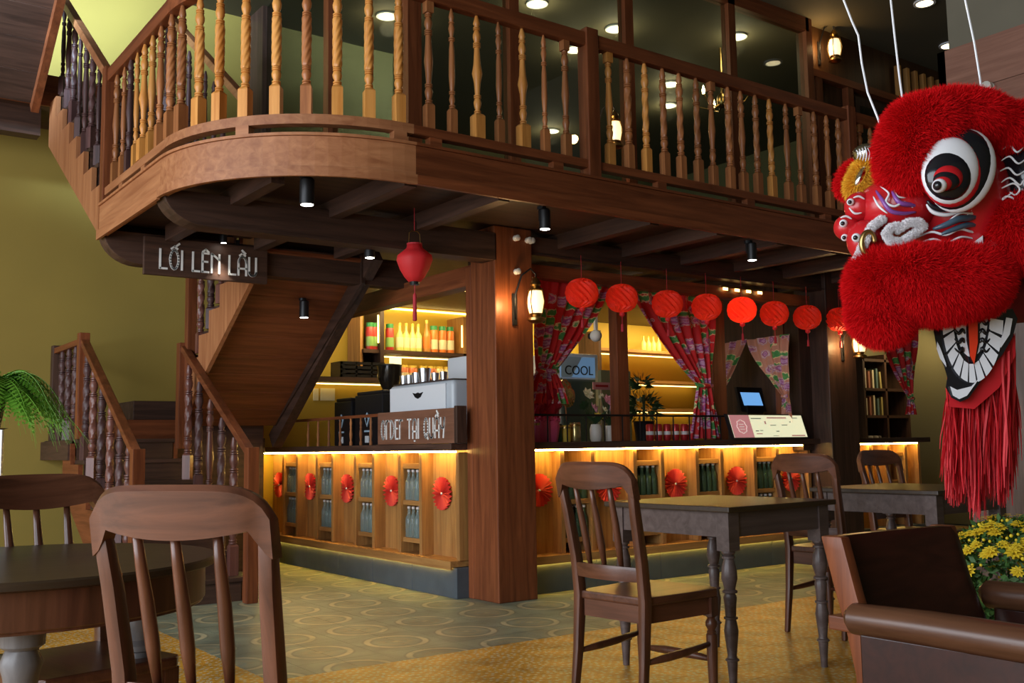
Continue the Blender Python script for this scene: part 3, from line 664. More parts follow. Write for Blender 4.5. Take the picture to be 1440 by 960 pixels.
for k, (pa, pb, zt) in enumerate(((470, 494, 1.52), (499, 538, 1.56))):
    ya, yb = at(pb, 590, X=4.3).y, at(pa, 590, X=4.3).y
    bx_ = thing('coffee_dispenser', ['narrow black drinks dispenser with pale logo on the left counter', 'wide black drinks dispenser with pale logo beside the grinder'][k], 'dispenser')
    box('body', M['blackp'], (4.30, 4.62, ya, yb, 1.106, zt), bx_, .012); box('lid', M['blackp'], (4.31, 4.61, ya+.02, yb-.02, zt, zt+.03), bx_, .01)
    ym = (ya+yb)/2+.02
    MB().prism([(0,.07),(.045,.02),(0,-.06),(-.045,.02)], lambda a, b, t: (t, ym+a, 1.33+b), 4.294, 4.301).build('logo', M['logo'], bx_)
    MB().prism([(0,.035),(.02,.01),(0,-.03),(-.02,.01)], lambda a, b, t: (t, ym+a, 1.33+b), 4.29, 4.295).build('logo_centre', M['blackp'], bx_)
    box('caption', M['logo'], (4.294, 4.301, ym-.05, ym+.05, 1.225, 1.24), bx_); box('stripe', M['white'], (4.294, 4.301, ym-.035, ym+.035, 1.13, 1.19), bx_)
fy = at(646, 540, X=4.9).y
wf = thing('white_cabinet', 'tall narrow white cabinet edge beside the corner pillar', 'cabinet'); box('body', M['white'], (4.80, 5.2, fy-.5, fy+.035, 0, 1.86), wf, .01); box('handle', M['steel'], (4.78, 4.80, fy-.42, fy-.40, 1.0, 1.4), wf)

# ------------------------------------------------------------------ kitchen shelves
M['shelfled'] = plain('shelf_led', (1,.8,.4), .5, em=(1,.66,.2), ems=7)
sh = thing('wall_shelf', 'dark wooden wall shelves with warm strip lights behind the left counter', 'shelf')
box('shelf_board', M['darkX'], (5.02, 6.45, 9.55, 9.89, 2.09, 2.13), sh); box('shelf_board', M['darkX'], (4.2, 6.9, 9.5, 9.89, 1.775, 1.82), sh)
box('upright', M['darkZ'], (5.20, 5.245, 9.52, 9.89, 1.82, 2.60), sh); box('upright', M['honeyZ'], (6.28, 6.32, 9.55, 9.89, 1.82, 2.55), sh); box('end_panel', M['honeyZ'], (5.00, 5.03, 9.6, 9.89, 1.95, 2.5), sh)
box('led_strip', M['shelfled'], (4.3, 6.8, 9.82, 9.835, 1.762, 1.774), sh); box('led_strip', M['shelfled'], (5.26, 6.26, 9.82, 9.835, 2.076, 2.088), sh)
box('led_strip', M['shelfled'], (5.18, 5.195, 9.54, 9.55, 2.2, 2.5), sh); box('led_strip', M['shelfled'], (6.265, 6.275, 9.56, 9.57, 2.2, 2.45), sh); box('led_strip', M['shelfled'], (4.3, 6.8, 9.86, 9.875, 2.62, 2.64), sh)
def jar(x, y, z, r, h, body, lid, band, label, group, neck=False):
    t = thing('jar' if not neck else 'syrup_bottle', label, 'jar' if not neck else 'bottle', (x, y, z), 0, group)
    if neck: MB().lathe([(r*.95,0),(r,.01),(r,h*.55),(r*.4,h*.72),(r*.35,h*.9)], n=12).build('body', body, t, smooth='auto'); MB().lathe([(r*.42,h*.9),(r*.42,h)], n=10).build('cap', lid, t, smooth='auto')
    else:
        MB().lathe([(r*.95,0),(r,.01),(r,h*.78),(r*.88,h*.84)], n=14).build('body', body, t, smooth='auto'); MB().lathe([(r*.92,h*.84),(r*.92,h*.99),(r*.85,h)], n=14).build('lid', lid, t, smooth='auto')
    if band: MB().lathe([(r*1.015,h*.12),(r*1.015,h*.48)], n=14, cap=False).build('label_band', band, t, smooth='auto')
    return t
cm = {k: plain(k, c, .35) for k, c in dict(jar_red=(.42,.035,.03), jar_orange=(.75,.20,.03), lid_green=(.03,.24,.07), band_green=(.22,.40,.12), band_cream=(.75,.66,.42), syrup_yellow=(.62,.66,.18), cap_yellow=(.85,.62,.08), amber_glass=(.50,.22,.04), lid_gold=(.80,.55,.08), jar_cream=(.78,.62,.34), jar_rust=(.62,.18,.07)).items()}
sy = 9.62
for px, nm in ((520,'leftmost'),(526,'second'),(532,'third'),(548,'fourth, right of the upright')): jar(at(px, 480, Y=sy).x, sy, 2.131, .045, .29, cm['jar_red'], cm['lid_green'], cm['band_green'], f'red jar with green lid on the top kitchen shelf, {nm}', 'red jars on the top kitchen shelf')
for px, nm in zip((562, 571, 580, 588), NT): jar(at(px, 480, Y=sy).x, sy, 2.131, .042, .31, cm['syrup_yellow'], cm['cap_yellow'], cm['band_cream'], f'yellow-green syrup bottle on the top kitchen shelf, {nm} from left', 'yellow syrup bottles', True)
jar(at(600, 480, Y=sy).x, sy, 2.131, .045, .36, cm['amber_glass'], cm['cap_yellow'], cm['jar_orange'], 'tall amber syrup bottle with yellow cap on the top kitchen shelf', 'amber syrup bottle', True)
for px, nm in zip((610, 622, 633), NT): jar(at(px, 480, Y=sy).x, sy, 2.131, .045, .30, cm['jar_orange'], cm['lid_green'], cm['band_cream'], f'orange jar with green lid on the top kitchen shelf, {nm} from left', 'orange jars on the top kitchen shelf')
for k, px in enumerate((568, 580, 595, 607, 617, 629)): jar(at(px, 515, Y=sy).x, sy, 1.821, .052, .155, cm['jar_rust'] if k < 4 else cm['jar_cream'], cm['lid_gold'], cm['jar_cream'], f'rust-red tin with gold lid on the lower kitchen shelf, {NT[k]} from left' if k < 4 else f'cream tin with gold lid on the lower kitchen shelf, {NT[k-4]} from left', 'rust tins on the lower shelf' if k < 4 else 'cream tins on the lower shelf')
p = at(556, 507, Y=9.7); lp = thing('paper_panel', 'small bright paper panel with added glow on the lower kitchen shelf', 'picture', (p.x, 9.7, 1.821)); M['glowpaper'] = plain('glowing_paper', (.95,.9,.6), .5, em=(1,.88,.45), ems=2.0)  # sheet of paper; its brightness is put in as emission
box('panel', M['glowpaper'], (-.07, .07, -.01, .01, .03, .24), lp); box('frame', M['black'], (-.08, .08, -.015, .015, 0, .03), lp)
p = at(506, 522, Y=9.6); ct = thing('crate', 'black slatted plastic crate on the lower kitchen shelf by the stairs', 'crate', (p.x, 9.64, 1.821))
for z in (.0, .045, .09, .135): box('slat', M['blackp'], (-.26, .26, -.12, -.10, z, z+.03), ct); box('slat', M['blackp'], (-.26, .26, .10, .12, z, z+.03), ct)
for x in (-.26, -.09, .09, .24): box('post', M['blackp'], (x, x+.02, -.12, .12, 0, .165), ct)
M['paper'] = plain('cream_notice_paper', (.85,.78,.50), .7)
for k, (a, b) in enumerate(((441, 448), (451, 471))):
    p0, p1 = at(a, 563, Y=9.885), at(b, 546, Y=9.885); o = box('notice', M['paper'], (p0.x, p1.x, 9.885, 9.898, p0.z, p1.z)); tag(o, ['narrow cream paper notice on the kitchen wall by the stairs', 'wide cream paper notice on the kitchen wall by the stairs'][k], 'notice')
# shelves seen through the curtained opening
s2h = thing('wall_shelf', 'lit kitchen wall shelves seen between the flowered curtains', 'shelf')
for z in (1.50, 1.86, 2.25):
    box('shelf_board', M['honeyX'], (8.3, 10.4, 9.5, 9.89, z, z+.035), s2h); box('led_strip', M['shelfled'], (8.4, 10.3, 9.80, 9.815, z-.014, z-.002), s2h)
box('upright', M['darkZ'], (8.26, 8.30, 9.5, 9.89, .9, 2.5), s2h)
for k, px in enumerate((905, 912, 919, 926)):
    jar(at(px, 488, Y=9.65).x, 9.65, 2.286, .035, .20, cm['syrup_yellow'], cm['cap_yellow'], None, f'clear yellow bottle on the lit shelf behind the curtains, {NT[k]} from left', 'yellow bottles behind the curtains', True)
bcab = thing('base_cabinet', 'yellow-lit low kitchen cabinet along the back wall', 'cabinet'); box('body', M['honeyX'], (4.75, 10.45, 9.35, 9.89, 0, .9), bcab); box('worktop', M['darkX'], (4.75, 10.45, 9.3, 9.89, .9, .94), bcab)
# ------------------------------------------------------------------ upper floor: glass walls, door, lamps
wn = MB().box(3.82, 3.94, 6.54, 6.66, 2.80, 5.6).build('window_1', M['redZ']); struct(wn)
for x in (4.85, 6.16, 7.56, 8.78): box('mullion', M['redZ'], (x-.05, x+.05, 6.55, 6.65, 2.80, 5.6), wn)
box('sill_panel', M['darkX'], (3.94, 8.78, 6.57, 6.63, 2.80, 3.32), wn); box('sill_rail', M['redX'], (3.94, 8.78, 6.55, 6.65, 3.32, 3.38), wn); box('head_rail', M['redX'], (3.94, 8.78, 6.55, 6.65, 5.45, 5.6), wn)
for a, b in ((3.94,4.80), (4.90,6.11), (6.21,7.51), (7.61,8.73)): box('pane', M['glass'], (a, b, 6.597, 6.603, 3.38, 5.45), wn)
w2 = MB().box(3.84, 3.94, 7.98, 8.08, 2.80, 5.6).build('window_2', M['redZ']); struct(w2)
box('mullion', M['darkZ'], (3.84, 3.94, 9.5, 9.88, 2.80, 5.6), w2); box('sill_rail', M['redY'], (3.84, 3.94, 6.66, 9.5, 2.80, 2.95), w2)
for a, b in ((6.66,7.98), (8.08,9.5)): box('pane', M['glass'], (3.887, 3.893, a, b, 2.95, 5.6), w2)
M['upwood'] = wood('upper_wall_wood', (.045,.020,.008), (.095,.045,.018), .45, 'Z')
uw = struct(box('wall_upper_right', M['upwood'], (8.83, 12.3, 6.66, 6.76, 2.80, 5.6)))
dr = struct(box('door_1', M['darkZ'], (9.62, 10.35, 6.60, 6.655, 2.82, 4.92)))
for a, b in ((9.66,9.96), (10.01,10.31)):
    for z0, z1 in ((4.1,4.82), (3.4,4.02), (2.9,3.32)): box('door_panel', M['darkZ'] if z0 < 4 else M['glass'], (a+.03, b-.03, 6.585, 6.60, z0, z1), dr, .004)
t1 = struct(box('trim_1', M['redX'], (8.83, 12.2, 6.56, 6.65, 4.98, 5.06)))
for k in range(9): box('slat', M['honeyZ'], (10.45+k*.17, 10.50+k*.17, 6.57, 6.63, 5.06, 5.45), t1)
for x in (8.95, 9.5, 10.45, 11.3): box('batten', M['redZ'], (x-.05, x+.05, 6.57, 6.65, 2.82, 4.98), t1)
dl = MB().lathe([(.085,0),(.085,.012)], n=20)
dlm = dl.mesh('downlight_face', M['down'], smooth='auto'); dlr = MB().lathe([(.085,0),(.11,0),(.11,.018),(.085,.018)], n=20, cap=False).mesh('downlight_ring', M['white'], smooth='auto')
for k, (x, y) in enumerate(((6.13,7.88),(6.0,7.6),(7.22,7.9),(7.22,8.6),(8.95,8.79),(9.5,9.39),(8.87,11.12),(9.46,5.61),(10.74,6.1),(8.5,7.3),(5.0,9.0))):
    t = thing('downlight', f'round warm ceiling downlight upstairs, {["leftmost bright one above the glass","close beside the leftmost bright one","right of the first glass mullion","low one beside the newel post","behind the middle balusters","behind the amber balusters","deepest inside the glass room","at the top edge beside the grey pillar","in front of the dark doors","beside the chandelier","behind the curved twisted balusters"][k]}', 'downlight', (x, y, 5.58))
    inst(dlm, 'lamp_face', t); inst(dlr, 'trim_ring', t)
    if k not in (1, 7, 8):
        l = bpy.data.lights.new('downlight', 'POINT'); l.energy = 9; l.color = (1,.8,.5); l.shadow_soft_size = .08; o = bpy.data.objects.new('downlight_lamp', l); COL.objects.link(o); o.location = (x, y, 5.45)
# chandelier in the glass room
ch = thing('chandelier', 'small glittering chandelier seen through the upper glass wall', 'chandelier', (8.55, 7.6, 4.95))
MB().lathe([(.015,0),(.015,.62)], n=8).build('rod', M['brass'], ch); MB().ell((0,0,0), (.06,.06,.09)).build('hub', M['brass'], ch, smooth=True)
for k in range(6):
    a = k*pi/3; MB().tube([(0,0,-.03),(.12*cos(a),.12*sin(a),-.09),(.26*cos(a),.26*sin(a),-.04),(.30*cos(a),.30*sin(a),.02)], .008, 6).build('arm', M['brass'], ch); MB().lathe([(.012,.02),(.02,.06),(.004,.12)], (.30*cos(a),.30*sin(a),0), 8).build('bulb', M['bulb'], ch, smooth=True)
# ------------------------------------------------------------------ lanterns on walls
M['lglass'] = plain('lit_lantern_glass', (1,.9,.7), .3, em=(1,.74,.38), ems=1.8)
def wall_lantern(label, x, y, z, s=1, power=9):
    t = thing('wall_lantern', label, 'wall lantern', (x, y, z))
    arm = [(-.09*s,-.01,-.10*s),(-.10*s,-.03,.05*s),(-.075*s,-.07,.17*s),(-.03*s,-.11,.21*s),(0,-.12,.18*s),(0,-.12,.15*s)]
    MB().tube(arm, .006*s, 6).build('bracket_arm', M['black'], t, smooth=True); box('backplate', M['black'], (-.11*s,-.075*s,-.012,0,-.14*s,.06*s), t, .003)
    def L(pr, nm, mt): return MB().lathe([(r*s, h*s) for r, h in pr], (0,-.12,0), 12).build(nm, mt, t, smooth='auto')
    L([(.006,.16),(.03,.13),(.034,.11),(.025,.10),(.05,.075),(.045,.07)], 'cap', M['brass']); L([(.04,-.07),(.05,-.03),(.05,.03),(.038,.07)], 'globe', M['lglass']); L([(.03,-.13),(.055,-.115),(.055,-.10),(.03,-.09),(.04,-.07)], 'base', M['brass'])
    for k in range(4):
        a = k*pi/2+.4; MB().tube([(.045*s*cos(a),-.12+.045*s*sin(a),-.08*s),(.062*s*cos(a),-.12+.062*s*sin(a),0),(.045*s*cos(a),-.12+.045*s*sin(a),.085*s)], .004*s, 5).build('cage_wire', M['brass'], t)
    l = bpy.data.lights.new('lantern', 'POINT'); l.energy = power; l.color = (1,.62,.25); l.shadow_soft_size = .04; o = bpy.data.objects.new('lantern_lamp', l); COL.objects.link(o); o.location = (x-.17*s, y-.10, z-.02)
    return t
wall_lantern('brass lantern hanging from a bracket on the corner pillar', 4.37, 5.818, 2.10, 1.15, 5)
wall_lantern('lit brass lantern on the dark pillar behind the lion head', 8.17, 5.818, 1.98, 1.1, 8)
p = at(1172, 68, Y=6.55); wall_lantern('lit lantern on the upper wooden wall beside the dark doors', p.x, 6.655, p.z, 1.3, 6)
p = at(857, 188, Y=6.5); wall_lantern('lit lantern upstairs glimpsed through the balusters', p.x, 6.55, p.z, 1.2, 8)
kn = MB().lathe([(.022,0),(.022,.01),(.014,.015),(.014,.022),(.022,.027),(.022,.037),(.012,.042)], n=12).mesh('insulator_knob', M['cream'], smooth='auto')
for k, (px, py) in enumerate(((725,335),(742,338),(754,340),(726,382))):
    p = at(px, py, Y=5.815); o = inst(kn, 'insulator_knob', None, (min(p.x, 4.42), 5.82 if p.x < 4.44 else 5.82, p.z), rot=(pi/2,0,0)); tag(o, ['leftmost white ceramic knob at the top of the corner pillar','middle white ceramic knob at the top of the corner pillar','rightmost white ceramic knob at the top of the corner pillar','white ceramic knob beside the bracket on the corner pillar'][k], 'insulator', 'ceramic knobs on the pillar')
p = at(1392, 124, X=7.55); o = inst(kn, 'insulator_knob', None, (7.558, p.y, p.z), rot=(0,-pi/2,0), scale=(2,2,2)); tag(o, 'round white ceramic knob on the terracotta planks above the lion head', 'insulator')
# ------------------------------------------------------------------ spot lamps
def spot(label, loc, tilt=(0,0,0), power=25, s=1):
    t = thing('spotlight', label, 'spotlight', loc); t.rotation_euler = tilt
    MB().lathe([(.034*s,-.15*s),(.036*s,-.148*s),(.036*s,-.03*s),(.028*s,-.02*s)], n=16).build('body', M['black'], t, smooth='auto'); MB().lathe([(.030*s,-.152*s),(.030*s,-.1505*s)], n=16).build('lamp_face', M['spot'], t)
    MB().box(-.012,.012,.025,.05,-.09,.0).build('bracket', M['black'], t)
    MB().lathe([(.03,-.02),(.03,0)], (0,.03,0), 12).build('base_disc', M['black'], t)
    l = bpy.data.lights.new('spot', 'SPOT'); l.energy = power; l.spot_size = radians(70); l.spot_blend = .6; l.color = (1,.9,.75); l.shadow_soft_size = .03
    o = bpy.data.objects.new('spot_lamp', l); COL.objects.link(o); o.location = Vector(loc)+Vector((0,0,-.17)); o.rotation_euler = tilt
p = at(432, 256, Z=2.555); spot('black spotlight under the curved balcony edge', (p.x, p.y, 2.60), s=1.15)
p = at(766, 298, Z=2.55); spot('black spotlight under the balcony right of the corner pillar', (p.x, p.y, 2.59))
p = at(1057, 345, Z=2.52); spot('black spotlight under the balcony above the glowing lanterns', (p.x, p.y, 2.56))
p = at(520, 352, Z=2.40); spot('black spotlight tucked behind the main beam near the silk lantern', (p.x, p.y, 2.50), s=1)
spot('black spotlight above the hanging stair sign', (2.56, 7.02, 2.66), s=.62)
p = at(424, 432, Y=7.5); spot('black spotlight on the planked underside of the stairs', (p.x, 7.45, p.z+.07), s=1.05)
# ------------------------------------------------------------------ red lanterns
def translucent(name, col, tcol, fac=.4):
    mt, nt, p, N, L = _mat(name); p.inputs['Base Color'].default_value = (*col,1); p.inputs['Roughness'].default_value = .6
    tr = N.new('ShaderNodeBsdfTranslucent'); tr.inputs[0].default_value = (*tcol,1); mx = N.new('ShaderNodeMixShader'); mx.inputs[0].default_value = fac
    L.new(p.outputs[0], mx.inputs[1]); L.new(tr.outputs[0], mx.inputs[2]); L.new(mx.outputs[0], N['Material Output'].inputs[0]); return mt
M['paperred'] = translucent('red_tissue_paper', (.80,.045,.02), (.9,.06,.02)); M['silk'] = translucent('red_silk', (.75,.03,.035), (.8,.03,.03), .3); M['tassel'] = plain('red_tassel', (.45,.02,.03), .7)
def honeycomb():
    vs = []; nu, nv = 28, 12; R, Hh = .115, .110
    mb = MB()
    def f(u, v):
        a = 2*pi*u; t = -pi/2+pi*(.04+.92*v); k = int(round(u*nu)); j = int(round(v*nv))
        bumpy = 1+.10*(1 if (k+j) % 2 else -1)
        return (R*cos(t)**.8*cos(a)*bumpy, R*cos(t)**.8*sin(a)*bumpy, Hh*sin(t))
    mb.grid(f, nu, nv, closeu=True); return mb.mesh('lantern_body', M['paperred'], fix=False)
HC = honeycomb(); BEAD = MB().ell((0,0,-.125), (.022,.022,.02), nu=12, nv=8).mesh('lantern_bead', M['silk'], smooth=True)
TAS = MB().tube([(0,0,-.14),(0,0,-.20)], .003, 6).lathe([(.004,-.20),(.010,-.205),(.012,-.26),(.007,-.262)], n=8).mesh('lantern_tassel', M['tassel']); STR = MB().tube([(0,0,.09),(0,0,.285)], .002, 5).mesh('lantern_cord', M['tassel'])
OL = ['first','second','third','fourth','fifth','sixth','seventh','eighth']
for k, (x, z) in enumerate(((4.84,2.21),(5.24,2.20),(5.73,2.19),(6.18,2.195),(6.61,2.20),(7.03,2.195),(7.48,2.19),(7.95,2.20))):
    t = thing('paper_lantern', f'round red honeycomb paper lantern, {OL[k]} from the corner pillar', 'lantern', (x, 5.745, z), k*.3, 'red paper lanterns in a row')
    inst(HC, 'body', t); inst(BEAD, 'bead', t); inst(TAS, 'tassel', t); inst(STR, 'cord', t)
    l = bpy.data.lights.new('lantern_glow', 'POINT'); l.energy = (.28,.26,.24,.3,1.2,.3,.2,.15)[k]; l.color = (1,.7,.4); l.shadow_soft_size = .03; o = bpy.data.objects.new('paper_lantern_glow', l); COL.objects.link(o); o.location = (x, 5.745, z)  # inner glow added to brighten the paper; only the fifth seems lit
tag(MB().tube([(4.43,5.745,2.47),(5.2,5.745,2.465),(6.4,5.745,2.47),(7.84,5.745,2.47)], .003, 5).build('lantern_line', M['black']), 'thin dark line carrying the row of red paper lanterns', 'line')
p = at(583, 370, Y=5.70); sl_ = thing('silk_lantern', 'diamond-shaped red silk lantern hanging below the balcony', 'lantern', (p.x, 5.70, p.z))
ribs = lambda a, z: 1-.035*abs(sin(4*a))
MB().lathe([(.05,.125),(.055,.10),(.085,.075),(.117,.05),(.122,.02),(.10,-.04),(.07,-.09),(.04,-.125)], n=32, mod=ribs).build('body', M['silk'], sl_, smooth=True); MB().lathe([(.052,.122),(.052,.132)], n=16).build('top_ring', M['tassel'], sl_); MB().lathe([(.03,-.145),(.036,-.125)], n=14).build('bottom_ring', M['black'], sl_)
MB().tube([(-.045,0,.13),(-.04,0,.20),(-.02,0,.215),(.02,0,.215),(.04,0,.20),(.045,0,.13)], .0035, 6).build('handle', M['brass'], sl_); MB().tube([(0,0,.215),(0,0,.50)], .0025, 5).build('cord', M['tassel'], sl_)
MB().tube([(0,0,-.14),(0,0,-.20)], .003, 5).lathe([(.006,-.20),(.012,-.215),(.014,-.38),(.008,-.385)], n=10).build('tassel', M['tassel'], sl_)
# ------------------------------------------------------------------ curtains
def floral(name, base, c2, tint=1.0):
    mt, nt, p, N, L = _mat(name); tc = N.new('ShaderNodeTexCoord')
    sx_ = N.new('ShaderNodeSeparateXYZ'); L.new(tc.outputs['Object'], sx_.inputs[0]); ad_ = N.new('ShaderNodeMath'); L.new(sx_.outputs[0], ad_.inputs[0]); L.new(sx_.outputs[1], ad_.inputs[1]); xz = N.new('ShaderNodeCombineXYZ'); L.new(ad_.outputs[0], xz.inputs[0]); L.new(sx_.outputs[2], xz.inputs[1])
    def vor(scale, off, feature='F1'):
        mp = N.new('ShaderNodeMapping'); mp.inputs['Location'].default_value = off; L.new(xz.outputs[0], mp.inputs[0]); v = N.new('ShaderNodeTexVoronoi'); v.voronoi_dimensions = '2D'; v.inputs['Scale'].default_value = scale; L.new(mp.outputs[0], v.inputs['Vector']); return v
    def ramp(st, src, const=False):
        r = N.new('ShaderNodeValToRGB'); e = r.color_ramp.elements
        if const: r.color_ramp.interpolation = 'CONSTANT'
        while len(e) < len(st): e.new(.5)
        for i, (a, c) in enumerate(st): e[i].position = a; e[i].color = (*c, 1)
        L.new(src, r.inputs[0]); return r.outputs[0]
    def mix(f, a, b):
        m_ = N.new('ShaderNodeMix'); m_.data_type = 'RGBA'; L.new(f, m_.inputs[0])
        if isinstance(a, tuple): m_.inputs[6].default_value = (*a, 1)
        else: L.new(a, m_.inputs[6])
        L.new(b, m_.inputs[7]); return m_.outputs[2]
    def mathn(op, a, b):
        n_ = N.new('ShaderNodeMath'); n_.operation = op; L.new(a, n_.inputs[0])
        if isinstance(b, (int, float)): n_.inputs[1].default_value = b
        else: L.new(b, n_.inputs[1])
        return n_.outputs[0]
    ns = N.new('ShaderNodeTexNoise'); ns.inputs['Scale'].default_value = 28; L.new(tc.outputs['Object'], ns.inputs['Vector'])
    leaf = vor(9, (3.1,1.7,.4)); ld_ = mathn('ADD', leaf.outputs['Distance'], mathn('MULTIPLY', ns.outputs['Fac'], .35))
    lm = mathn('MULTIPLY', mathn('LESS_THAN', ld_, .52), mathn('GREATER_THAN', N.new('ShaderNodeSeparateColor').outputs[0] if False else leaf.outputs['Distance'], -1))
    sepc = N.new('ShaderNodeSeparateColor'); L.new(leaf.outputs['Color'], sepc.inputs[0]); lm = mathn('MULTIPLY', lm, mathn('GREATER_THAN', sepc.outputs[0], .42))
    lcol = ramp([(0,(.30,.42,.08)),(.33,(.06,.28,.07)),(.44,(.10,.34,.10)),(.47,(.80,.62,.32)),(.52,(.80,.62,.32))], ld_)
    c = mix(lm, base, lcol)
    fl = vor(7.5, (.3,.2,.9)); fd = mathn('ADD', fl.outputs['Distance'], mathn('MULTIPLY', ns.outputs['Fac'], .25))
    sf = N.new('ShaderNodeSeparateColor'); L.new(fl.outputs['Color'], sf.inputs[0])
    fm = mathn('MULTIPLY', mathn('LESS_THAN', fd, .46), mathn('GREATER_THAN', sf.outputs[1], .12))
    fcol = ramp([(0,(.85,.70,.30)),(.14,(.40,.10,.30)),(.24,(.62,.35,.55)),(.29,(.30,.06,.25)),(.36,c2),(.40,(.75,.60,.60)),(.43,(.35,.06,.18)),(.46,(.8,.6,.5))], fd)
    c = mix(fm, c, fcol)
    hv = N.new('ShaderNodeHueSaturation'); hv.inputs['Value'].default_value = tint; L.new(c, hv.inputs['Color'])
    L.new(hv.outputs[0], p.inputs['Base Color']); p.inputs['Roughness'].default_value = .75; return mt
M['flora'] = floral('red_floral_cotton', (.62,.018,.022), (.62,.10,.25)); M['florb'] = floral('faded_pink_floral_cotton', (.58,.26,.17), (.55,.25,.25))
def curtain(label, A, B, T, bot, spread, mat, folds=7, nrm=(0,-1,0), back=True, flare=1.6, amp=.022, inner=0):
    # A..B top edge, T tie point, bot bottom z, spread = half width at the tie
    A, B, T, nrm = Vector(A), Vector(B), Vector(T), Vector(nrm); ax = (B-A).normalized(); th_ = .55
    zt = (A.z-T.z)/(A.z-bot)
    def f(u, v):
        top = A.lerp(B, u); w = (u-.5)*2*spread; tie = T+ax*w
        if v < zt:
            s = v/zt; s2 = s**1.35; pos = top.lerp(tie, s2); pos.z = top.z+(T.z-top.z)*s
            a_ = amp*(1-.5*s)
        else:
            s = (v-zt)/(1-zt); pos = T+ax*(w*(1+flare*s*(1-.25*s))); pos.z = T.z+(bot-T.z)*s; a_ = amp*(.5+.3*s)
        return pos+nrm*(a_*sin(u*2*pi*folds+.6*sin(v*5))+.010*sin(u*31+v*9))
    t = thing('curtain', label, 'curtain')
    MB().grid(f, 84, 40).build('fabric', mat, t, smooth=True, fix=False)
    bnd = [T+ax*((k/12-.5)*2*spread*1.1)+nrm*(amp*.9*sin(k/12*pi)+.012) for k in range(13)]
    MB().tube(bnd, .012, 6, flat=1.5).build('tie_band', mat, t); return t
yc = 6.13
def pt(x, y, **k): return at(x, y, **k)
curtain('red floral curtain tied back beside the corner pillar', pt(748,391,Y=yc), pt(856,400,Y=yc), pt(768,522,Y=yc), 1.40, .10, M['flora'], 7)
curtain('red floral curtain tied to the middle window post', pt(884,402,Y=yc), pt(1005,416,Y=yc), pt(990,542,Y=yc), 1.12, .085, M['flora'], 7)
curtain('narrow faded floral curtain left of the dark doorway opening', pt(1012,484,X=7.55), pt(1050,476,X=7.55), pt(1014,548,X=7.55), 1.35, .03, M['florb'], 3, (-1,0,0), amp=.012)
curtain('faded pink floral curtain above the menu display', pt(1050,478,X=7.5), pt(1110,469,X=7.5), pt(1105,557,X=7.5), 1.25, .03, M['florb'], 4, (-1,0,0), amp=.014)
c4 = curtain('dim floral curtain beyond the dark pillar', pt(1226,440,Y=6.3), pt(1290,450,Y=6.3), pt(1280,560,Y=6.3), 1.35, .05, M['flora'], 4, amp=.015)
q0, q1 = pt(1222,438,Y=6.3), pt(1294,450,Y=6.3)
MB().tube([q0, q1], .012, 8).build('rod', M['black'], c4)
for q in (q0.lerp(q1,.06), q0.lerp(q1,.94)): MB().tube([q, (q.x, q.y, 2.67)], .006, 6).build('hanger', M['black'], c4)
wf_ = thing('window_frame', 'dark wooden framed serving opening above the right counter', 'window frame')
box('head_beam', M['redX'], (4.45, 7.86, 6.0, 6.10, 2.345, 2.445), wf_, .004)
for px, w_ in ((873, .07), (1007, .085)):
    x = at(px, 520, Y=6.2).x; box('post', M['redZ'], (x-w_, x+w_ if w_ > .08 else x+w_-.02, 6.16, 6.26, 1.106, 2.345), wf_, .004)
box('end_post', M['redZ'], (7.70, 7.84, 6.20, 6.32, 1.106, 2.345), wf_, .004)
p0, p1 = at(1013,404,Y=5.99), at(1072,409,Y=5.99); gf = thing('strip_light', 'short gilded light fitting on the beam above the lanterns', 'light'); box('channel', M['brass'], (p0.x, p1.x, 5.98, 6.0, 2.43, 2.447), gf)
for k in range(4): x = p0.x+.05+k*(p1.x-p0.x-.1)/3; box('lamp', M['shelfled'], (x-.03, x+.03, 5.975, 5.98, 2.405, 2.43), gf)
# metal gallery rail
gl_ = thing('gallery_rail', 'thin dark metal rail standing on the right counter', 'railing')
MB().tube([(4.5,6.06,1.31),(6.9,6.06,1.31)], .009, 8).build('top_bar', M['black'], gl_)
for k in range(13): MB().tube([(4.55+k*.19,6.06,1.106),(4.55+k*.19,6.06,1.305)], .006, 6).build('bar', M['black'], gl_)
# ------------------------------------------------------------------ things on and behind the right counter
# fridge
fx0, fx1 = at(783, 540, Y=8.4).x, at(842, 540, Y=8.4).x; fz = at(815, 497, Y=8.4).z
fr = thing('drinks_fridge', 'glass-door drinks fridge with blue COOL header behind the counter', 'fridge')
M['fblue'] = plain('brightened_blue_header', (.16,.30,.50), .3, em=(.16,.30,.50), ems=.5); M['fridge_in'] = plain('fridge_interior', (.14,.19,.20), .4)  # header emission added in place of light from the front
box('cabinet', M['white'], (fx0, fx1, 8.4, 9.05, 0, fz), fr, .015); box('header', M['fblue'], (fx0+.05, fx1-.06, 8.385, 8.40, fz-.26, fz-.04), fr); box('door', M['fridge_in'], (fx0+.05, fx1-.06, 8.385, 8.40, .2, fz-.28), fr)
MB().prism([(fx0+.05,fz-.26),(fx0+.19,fz-.26),(fx0+.34,fz-.04),(fx0+.05,fz-.04)], lambda a, b, t: (a, t, b), 8.382, 8.386).build('header_swoosh', M['logo'], fr)
box('door_glass', M['clear'], (fx0+.07, fx1-.08, 8.375, 8.38, .25, fz-.30), fr); box('handle', M['steel'], (fx1-.055, fx1-.035, 8.36, 8.385, .9, 1.5), fr)
font_text('lettering', 'COOL', .14, M['blackp'], fr, ((fx0+fx1)/2+.0, 8.38, fz-.19), (pi/2,0,0))
